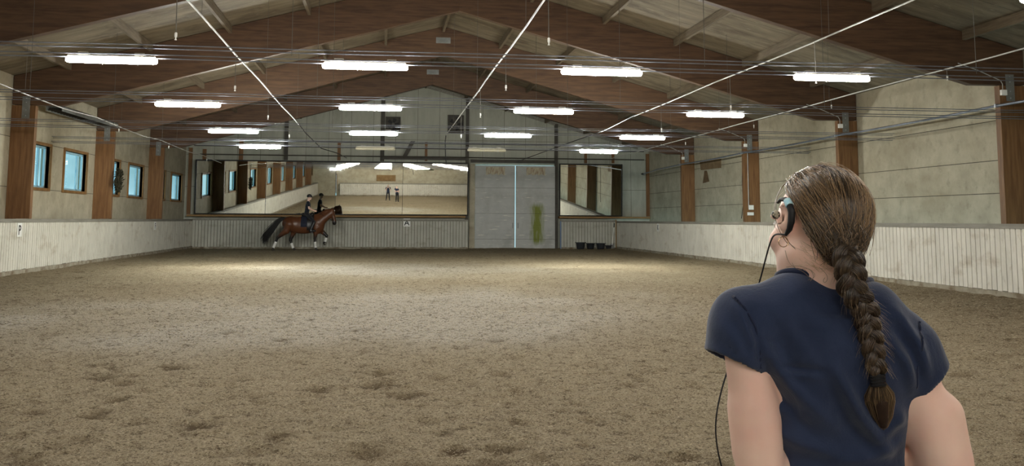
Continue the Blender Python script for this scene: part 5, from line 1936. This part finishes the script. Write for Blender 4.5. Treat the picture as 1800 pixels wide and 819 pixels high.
MT['wrap'] = mat('white_wrap', s(214, 212, 206), s(232, 230, 226), 30, 0.85)
MT['hoof'] = mat('hoof', s(46, 40, 36), s(66, 58, 50), 10, 0.5)
MT['mane'] = hair_mat('black_mane', s(16, 15, 15), s(40, 36, 34), 0.45, 0.4)
MT['tack'] = mat('black_tack', s(22, 20, 20), s(34, 30, 28), 10, 0.4, spec=0.5)
def wrap(a, b, t0, t1):
    a, b = np.array(a), np.array(b)
    z = [a + (b - a) * t for t in np.linspace(t0, t1, 6)]
    MB().tube(z, [0.066, 0.070, 0.069, 0.067, 0.066, 0.068], 12).build('leg_wrap', MT['wrap'], horse, smooth=True)
wrap(hindA[2], hindA[3], 0.42, 1.08)
wrap(hindB[2], hindB[3], 0.42, 1.08)
wrap(foreC[1], foreC[2], 0.38, 1.05)
wrap(foreD[1], foreD[2], 0.35, 1.10)
def hoof(c, tilt):
    g = MB().tube([(0, 0, 0.075), (0.012, 0, 0.04), (0.025, 0, 0.0)], [0.046, 0.058, 0.068], 12)
    o = g.build('hoof', MT['hoof'], horse, smooth=True)
    o.location = c
    o.rotation_euler = (0, tilt, 0)
hoof((-1.245, YN, 0.0), 0.0)
hoof((-0.215, YF, 0.005), 0.0)
hoof((0.885, YN, 0.005), 0.0)
hoof((1.185, YF, 0.315), 1.1)
for sy in (-1, 1):
    MB().ball((1.63, sy * 0.085, 1.83), 0.026, 10).build('eye', MT['boot'], horse, smooth=True)
hr_ = np.random.default_rng(31)
P, T = [], []
tailc = np.array([(-0.74, 0, 1.60), (-0.98, 0, 1.50), (-1.22, 0, 1.22), (-1.45, 0, 0.92), (-1.64, 0, 0.66), (-1.66, 0, 0.40)])
for k in range(420):
    o = hr_.normal(0, 1, 3) * np.array([0.5, 0.45, 0.5])
    end = hr_.uniform(0.72, 1.05)
    w = np.interp(np.linspace(0, 1, 10), [0, 0.15, 0.5, 1], [0.03, 0.06, 0.11, 0.16])
    u = np.linspace(0, 5 * min(end, 1), 10)
    c = np.stack([np.interp(u, range(6), tailc[:, i]) for i in range(3)], -1)
    c[:, 2] += hr_.normal(0, 0.03) * np.linspace(0, 1, 10)
    P.append(c + w[:, None] * o)
strands('tail', P, np.tile(np.interp(np.linspace(0, 1, 10), [0, 0.7, 1], [0.010, 0.009, 0.003]), (420, 1)), MT['mane'], horse, hr_.random(420) * 0.6)
P = []
for k in range(260):
    u = hr_.random()
    root_ = np.array([0.90 + 0.66 * u, 0, 1.80 + 0.27 * u - 0.0])
    root_[2] += 0.02 * math.sin(u * PI)
    sd_ = -1 if hr_.random() < 0.6 else 1
    ln = hr_.uniform(0.12, 0.26)
    q1 = root_ + np.array([hr_.normal(0, 0.02) - 0.03, sd_ * 0.07, 0.02])
    q2 = root_ + np.array([hr_.normal(0, 0.03) - 0.06, sd_ * (0.10 + 0.06 * (1 - u)), -ln])
    P.append([root_ * (1 - t) ** 2 + 2 * q1 * t * (1 - t) + q2 * t * t for t in np.linspace(0, 1, 6)])
for k in range(40):
    root_ = np.array([1.58, hr_.normal(0, 0.02), 2.06])
    q2 = np.array([1.70, hr_.normal(0, 0.03), 1.84 + hr_.normal(0, 0.03)])
    q1 = np.array([1.69, hr_.normal(0, 0.02), 2.05])
    P.append([root_ * (1 - t) ** 2 + 2 * q1 * t * (1 - t) + q2 * t * t for t in np.linspace(0, 1, 6)])
strands('mane', P, np.tile([0.010, 0.011, 0.011, 0.010, 0.008, 0.003], (300, 1)), MT['mane'], horse, hr_.random(300) * 0.6)
# bridle and reins
bridle = empty('bridle')
bridle.parent = horse
def strap(name, pts, r=0.012):
    MB().tube(pts, r, 6).build(name, MT['tack'], bridle, smooth=True)
def around(c, ax, rx, ry):
    ax = np.array(ax, float)
    ax /= np.linalg.norm(ax)
    u = np.array([0, 1.0, 0])
    w = np.cross(ax, u)
    return [np.array(c) + u * ry * math.cos(a) + w * rx * math.sin(a) for a in np.linspace(0, 2 * PI, 21)]
strap('noseband', around((1.665, 0, 1.56), (0.28, 0, -0.96), 0.105, 0.098))
strap('browband', around((1.585, 0, 1.90), (0.28, 0, -0.96), 0.140, 0.132))
for sy in (-1, 1):
    strap('cheekpiece', [(1.55, sy * 0.13, 1.93), (1.60, sy * 0.125, 1.70), (1.66, sy * 0.098, 1.50), (1.675, sy * 0.09, 1.44)])
    MB().tube([(1.675 + 0.03 * math.cos(a), sy * 0.095, 1.44 + 0.03 * math.sin(a)) for a in np.linspace(0, 2 * PI, 13)], 0.006, 6, caps=False).build('bit_ring', MT['galv'], bridle, smooth=True)
    strap('rein', [(1.675, sy * 0.10, 1.44), (1.45, sy * 0.17, 1.57), (1.15, sy * 0.20, 1.74), (0.92, sy * 0.13, 1.90), (0.86, sy * 0.09, 1.93)], 0.010)

# saddle and pad shaped on the horse's back
saddle = tag(empty('saddle', hp), 'black dressage saddle on the back of the bay horse', 'saddle')
def shell(lo, hi, g0, g1, name, m, par, h=0.014):
    F = Field(lo, hi, h)
    horse_trunk(F, g1)
    X, Y, Z = F.grid()
    b = 0.02
    bx = np.maximum(np.maximum(lo[0] + b - X, X - hi[0] + b), lo[2] + b - Z)
    F2 = Field(lo, hi, h)
    horse_trunk(F2, g0)
    F.V = np.maximum(np.maximum(F.V, -F2.V), np.broadcast_to(bx, F.V.shape)).astype(np.float32)
    return finish(F, name, m, par, 1)
shell((0.06, -0.46, 1.14), (0.70, 0.46, 1.95), 0.004, 0.026, 'saddle_pad', mat('navy_pad', s(24, 28, 42), s(34, 38, 54), 20, 0.8), saddle)
shell((0.36, -0.46, 0.98), (0.74, 0.46, 1.90), 0.026, 0.056, 'saddle_flap', MT['tack'], saddle)
Fq = Field((0.0, -0.3, 1.5), (0.9, 0.3, 2.0), 0.014)
Fq.ell((0.40, 0, 1.72), (0.26, 0.17, 0.07), None, 0.04)
Fq.ell((0.62, 0, 1.80), (0.09, 0.12, 0.10), None, 0.05)
Fq.ell((0.16, 0, 1.78), (0.08, 0.15, 0.09), None, 0.05)
finish(Fq, 'saddle_seat', MT['tack'], saddle, 1)
for sy in (-1, 1):
    MB().tube([(0.60, sy * 0.385, 1.36), (0.64, sy * 0.40, 1.05)], 0.012, 6).build('stirrup_leather', MT['tack'], saddle)
    MB().tube([(0.64 + 0.06 * math.sin(a), sy * 0.405, 0.965 + 0.075 * math.cos(a)) for a in np.linspace(0, 2 * PI, 15)], 0.009, 6, caps=False).build('stirrup_iron', MT['galv'], saddle, smooth=True)

# ------------------------------------------------------------------ rider
rider = tag(empty('person', hp), 'rider in dark shirt, breeches, boots and black helmet sitting on the bay horse', 'person')
jr = dict(shL=(0.40, 0.185, 2.37), shR=(0.40, -0.185, 2.37), elL=(0.47, 0.235, 2.07), elR=(0.47, -0.235, 2.07), wrL=(0.72, 0.10, 1.955), wrR=(0.72, -0.10, 1.955),
          hipL=(0.36, 0.12, 1.79), hipR=(0.36, -0.12, 1.79), knL=(0.74, 0.36, 1.42), knR=(0.74, -0.36, 1.42), anL=(0.58, 0.41, 1.00), anR=(0.58, -0.41, 1.00),
          toeL=(0.78, 0.43, 0.985), toeR=(0.78, -0.43, 0.985))
RHC = np.array([0.455, 0, 2.625])
RHR = rot_z(-PI / 2) @ rot_x(math.radians(-8))
RR = [(1.78, 0.33, 0, 0.125, 0.17), (1.86, 0.34, 0, 0.115, 0.165), (2.02, 0.365, 0, 0.112, 0.145), (2.16, 0.385, 0, 0.125, 0.160), (2.28, 0.395, 0, 0.125, 0.175), (2.38, 0.40, 0, 0.08, 0.15)]
Fr = Field((0.08, -0.52, 0.90), (0.98, 0.52, 2.80), 0.012)
Fr.rings([(r[0], r[1], r[2], r[3] - 0.012, r[4] - 0.012) for r in RR], 0.03)
Fr.cone(jr['shL'], jr['shR'], 0.055, 0.055, 0.03)
limbs(Fr, jr, ARM, [(0.050, 0.043), (0.042, 0.028)] * 2)
for sy, sd in ((1, 'L'), (-1, 'R')):
    add_hand(Fr, jr['wr' + sd], (0.9, -sy * 0.1, -0.25), (0.1, -sy * 1.0, 0), (0, 0, 1), (1.1, 1.3, 0.9), 1.0)
legs_field(Fr, jr, 0.0)
Fr.cone(RHC + RHR @ np.array([0, -0.03, -0.06]), (0.40, 0, 2.39), 0.055, 0.062, 0.03)
rg_ = add_head(Fr, RHC, RHR)
finish(Fr, 'body', MT['skin'], rider, 1, {'lip': lip_attr(rg_, RHR, RHC)})
Fr = Field((0.05, -0.40, 1.70), (0.80, 0.40, 2.52), 0.012)
Fr.rings(RR, 0.03, grow=0.004)
Fr.cone(jr['shL'], jr['shR'], 0.066, 0.066, 0.03)
for sy, sd in ((1, 'L'), (-1, 'R')):
    a, b = np.array(jr['sh' + sd]), np.array(jr['el' + sd])
    Fr.cone(a, a + (b - a) * 0.55, 0.064, 0.060, 0.03)
finish(Fr, 'polo_shirt', cloth_mat('dark_shirt', s(24, 28, 38), s(34, 38, 50)), rider, 1)
Fr = Field((0.08, -0.52, 1.05), (0.98, 0.52, 2.0), 0.012)
legs_field(Fr, jr, 0.011)
Fr.rings([(1.76, 0.33, 0, 0.13, 0.175), (1.86, 0.34, 0, 0.12, 0.168), (1.94, 0.35, 0, 0.105, 0.15)], 0.04)
finish(Fr, 'breeches', MT['breeches'], rider, 1)
for sd in 'LR':
    Fr = Field((0.40, -0.55, 0.88), (0.95, 0.55, 1.5), 0.010)
    jj = {k + q: jr[k + sd] for k in ('hip', 'kn', 'an', 'toe') for q in 'LR'}
    legs_field(Fr, jj, 0.016, boots=True)
    finish(Fr, 'boot', MT['boot'], rider, 1)
Fr = Field(RHC - 0.2, RHC + 0.2, 0.009)
Fr.ell(RHC + RHR @ np.array([0, -0.012, 0.050]), (0.106, 0.132, 0.110), RHR, 0.01)
X, Y, Z = Fr.grid()
pl = np.stack(np.broadcast_arrays(X - RHC[0], Y - RHC[1], Z - RHC[2]), -1) @ RHR
Fr.V = np.maximum(Fr.V, (0.010 - pl[..., 2] - np.clip(-pl[..., 1] * 0.35, 0, 0.03)).astype(np.float32))
Fr.ell(RHC + RHR @ np.array([0, 0.115, 0.045]), (0.070, 0.050, 0.010), RHR, 0.02)
helmet = finish(Fr, 'riding_helmet', mat('helmet_shell', s(22, 22, 24), s(30, 30, 33), 10, 0.3, spec=0.5), rider, 1)
for sx in (-1, 1):
    MB().tube([rg_(sx * 0.080, 0.02, 0.03), rg_(sx * 0.070, 0.03, -0.05), rg_(sx * 0.02, 0.05, -0.122)], 0.006, 6).build('chin_strap', MT['tack'], helmet, smooth=True)
MB().tube([rg_(0.099, -0.04, 0.075), rg_(0.097, 0.03, 0.085), rg_(0.085, 0.075, 0.08)], 0.008, 6).build('silver_trim', MT['galv'], helmet, smooth=True)

# ------------------------------------------------------------------ photographer beside the woman, seen only in the long mirror
photog = tag(empty('person', (EYE[0], -0.62, 0)), 'photographer in navy top and black trousers holding up a phone, seen in the mirror', 'person')
jp = dict(shL=(-0.19, 0, 1.38), shR=(0.19, 0, 1.38), elL=(-0.27, 0.10, 1.11), elR=(0.27, 0.10, 1.11), wrL=(-0.085, 0.40, 1.43), wrR=(0.085, 0.40, 1.43),
          hipL=(-0.09, 0, 0.87), hipR=(0.09, 0, 0.87), knL=(-0.14, 0.02, 0.48), knR=(0.13, 0.02, 0.48), anL=(-0.19, -0.02, 0.085), anR=(0.17, -0.02, 0.085), toeL=(-0.22, 0.16, 0.036), toeR=(0.21, 0.16, 0.036))
PR = [(0.84, 0, 0, 0.17, 0.12), (0.95, 0, 0, 0.165, 0.115), (1.06, 0, 0.005, 0.135, 0.095), (1.2, 0, 0.01, 0.155, 0.105), (1.32, 0, 0.005, 0.165, 0.10), (1.39, 0, 0, 0.14, 0.075)]
PHC = np.array([0, 0.03, 1.575])
PHR = np.eye(3)
Fp = Field((-0.4, -0.2, -0.02), (0.4, 0.6, 1.75), 0.010)
Fp.rings([(r[0], r[1], r[2], r[3] - 0.012, r[4] - 0.012) for r in PR], 0.03)
Fp.cone(jp['shL'], jp['shR'], 0.05, 0.05, 0.03)
limbs(Fp, jp, ARM, [(0.048, 0.042), (0.042, 0.027)] * 2)
for sx, sd in ((-1, 'L'), (1, 'R')):
    add_hand(Fp, jp['wr' + sd], (-sx * 0.25, 0.45, 0.85), (-sx * 0.9, -0.1, 0.1), (0, -1, 0.3), (0.5, 0.6, 0.5), 1.0)
legs_field(Fp, jp, 0.0)
Fp.cone(PHC + (0, -0.03, -0.06), (0, 0, 1.40), 0.055, 0.062, 0.03)
pg_ = add_head(Fp, PHC, PHR)
finish(Fp, 'body', MT['skin'], photog, 1, {'lip': lip_attr(pg_, PHR, PHC)}, 0.0)
eyes(pg_, PHR, photog)
Fp = Field((-0.4, -0.2, 0.8), (0.4, 0.4, 1.5), 0.010)
Fp.rings(PR, 0.03, grow=0.004)
Fp.cone(jp['shL'], jp['shR'], 0.062, 0.062, 0.03)
for sd in 'LR':
    a, b = np.array(jp['sh' + sd]), np.array(jp['el' + sd])
    Fp.cone(a, a + (b - a) * 0.6, 0.062, 0.060, 0.03)
finish(Fp, 't_shirt', MT['navy'], photog, 1)
Fp = Field((-0.35, -0.2, 0.0), (0.35, 0.35, 1.02), 0.010)
legs_field(Fp, jp, 0.010)
Fp.rings([(0.80, 0, 0, 0.172, 0.122), (0.95, 0, 0, 0.168, 0.118), (1.0, 0, 0, 0.15, 0.11)], 0.03)
finish(Fp, 'trousers', MT['breeches'], photog, 1, zmin=0.0)
Fp = Field(PHC - 0.2, PHC + 0.2, 0.009)
Fp.ell(PHC + (0, -0.014, 0.034), (0.084, 0.106, 0.096), None, 0.01)
X, Y, Z = Fp.grid()
pl = np.stack(np.broadcast_arrays(X - PHC[0], Y - PHC[1], Z - PHC[2]), -1)
Fp.V = np.where(keep(pl), Fp.V, np.maximum(Fp.V, 0.004)).astype(np.float32)
finish(Fp, 'hair', MT['hairbase'], photog, 2)
phone = tag(empty('phone', (EYE[0], -0.135, 1.53)), 'dark phone held up in both hands by the photographer, seen in the mirror', 'phone')
MB().box(-0.075, 0.075, -0.004, 0.004, -0.036, 0.036).build('phone_case', MT['black'], phone, bevel=0.003)
MB().box(-0.070, 0.070, -0.0055, -0.004, -0.032, 0.032).build('screen', mat('phone_glass', s(30, 34, 40), None, rough=0.1), phone)
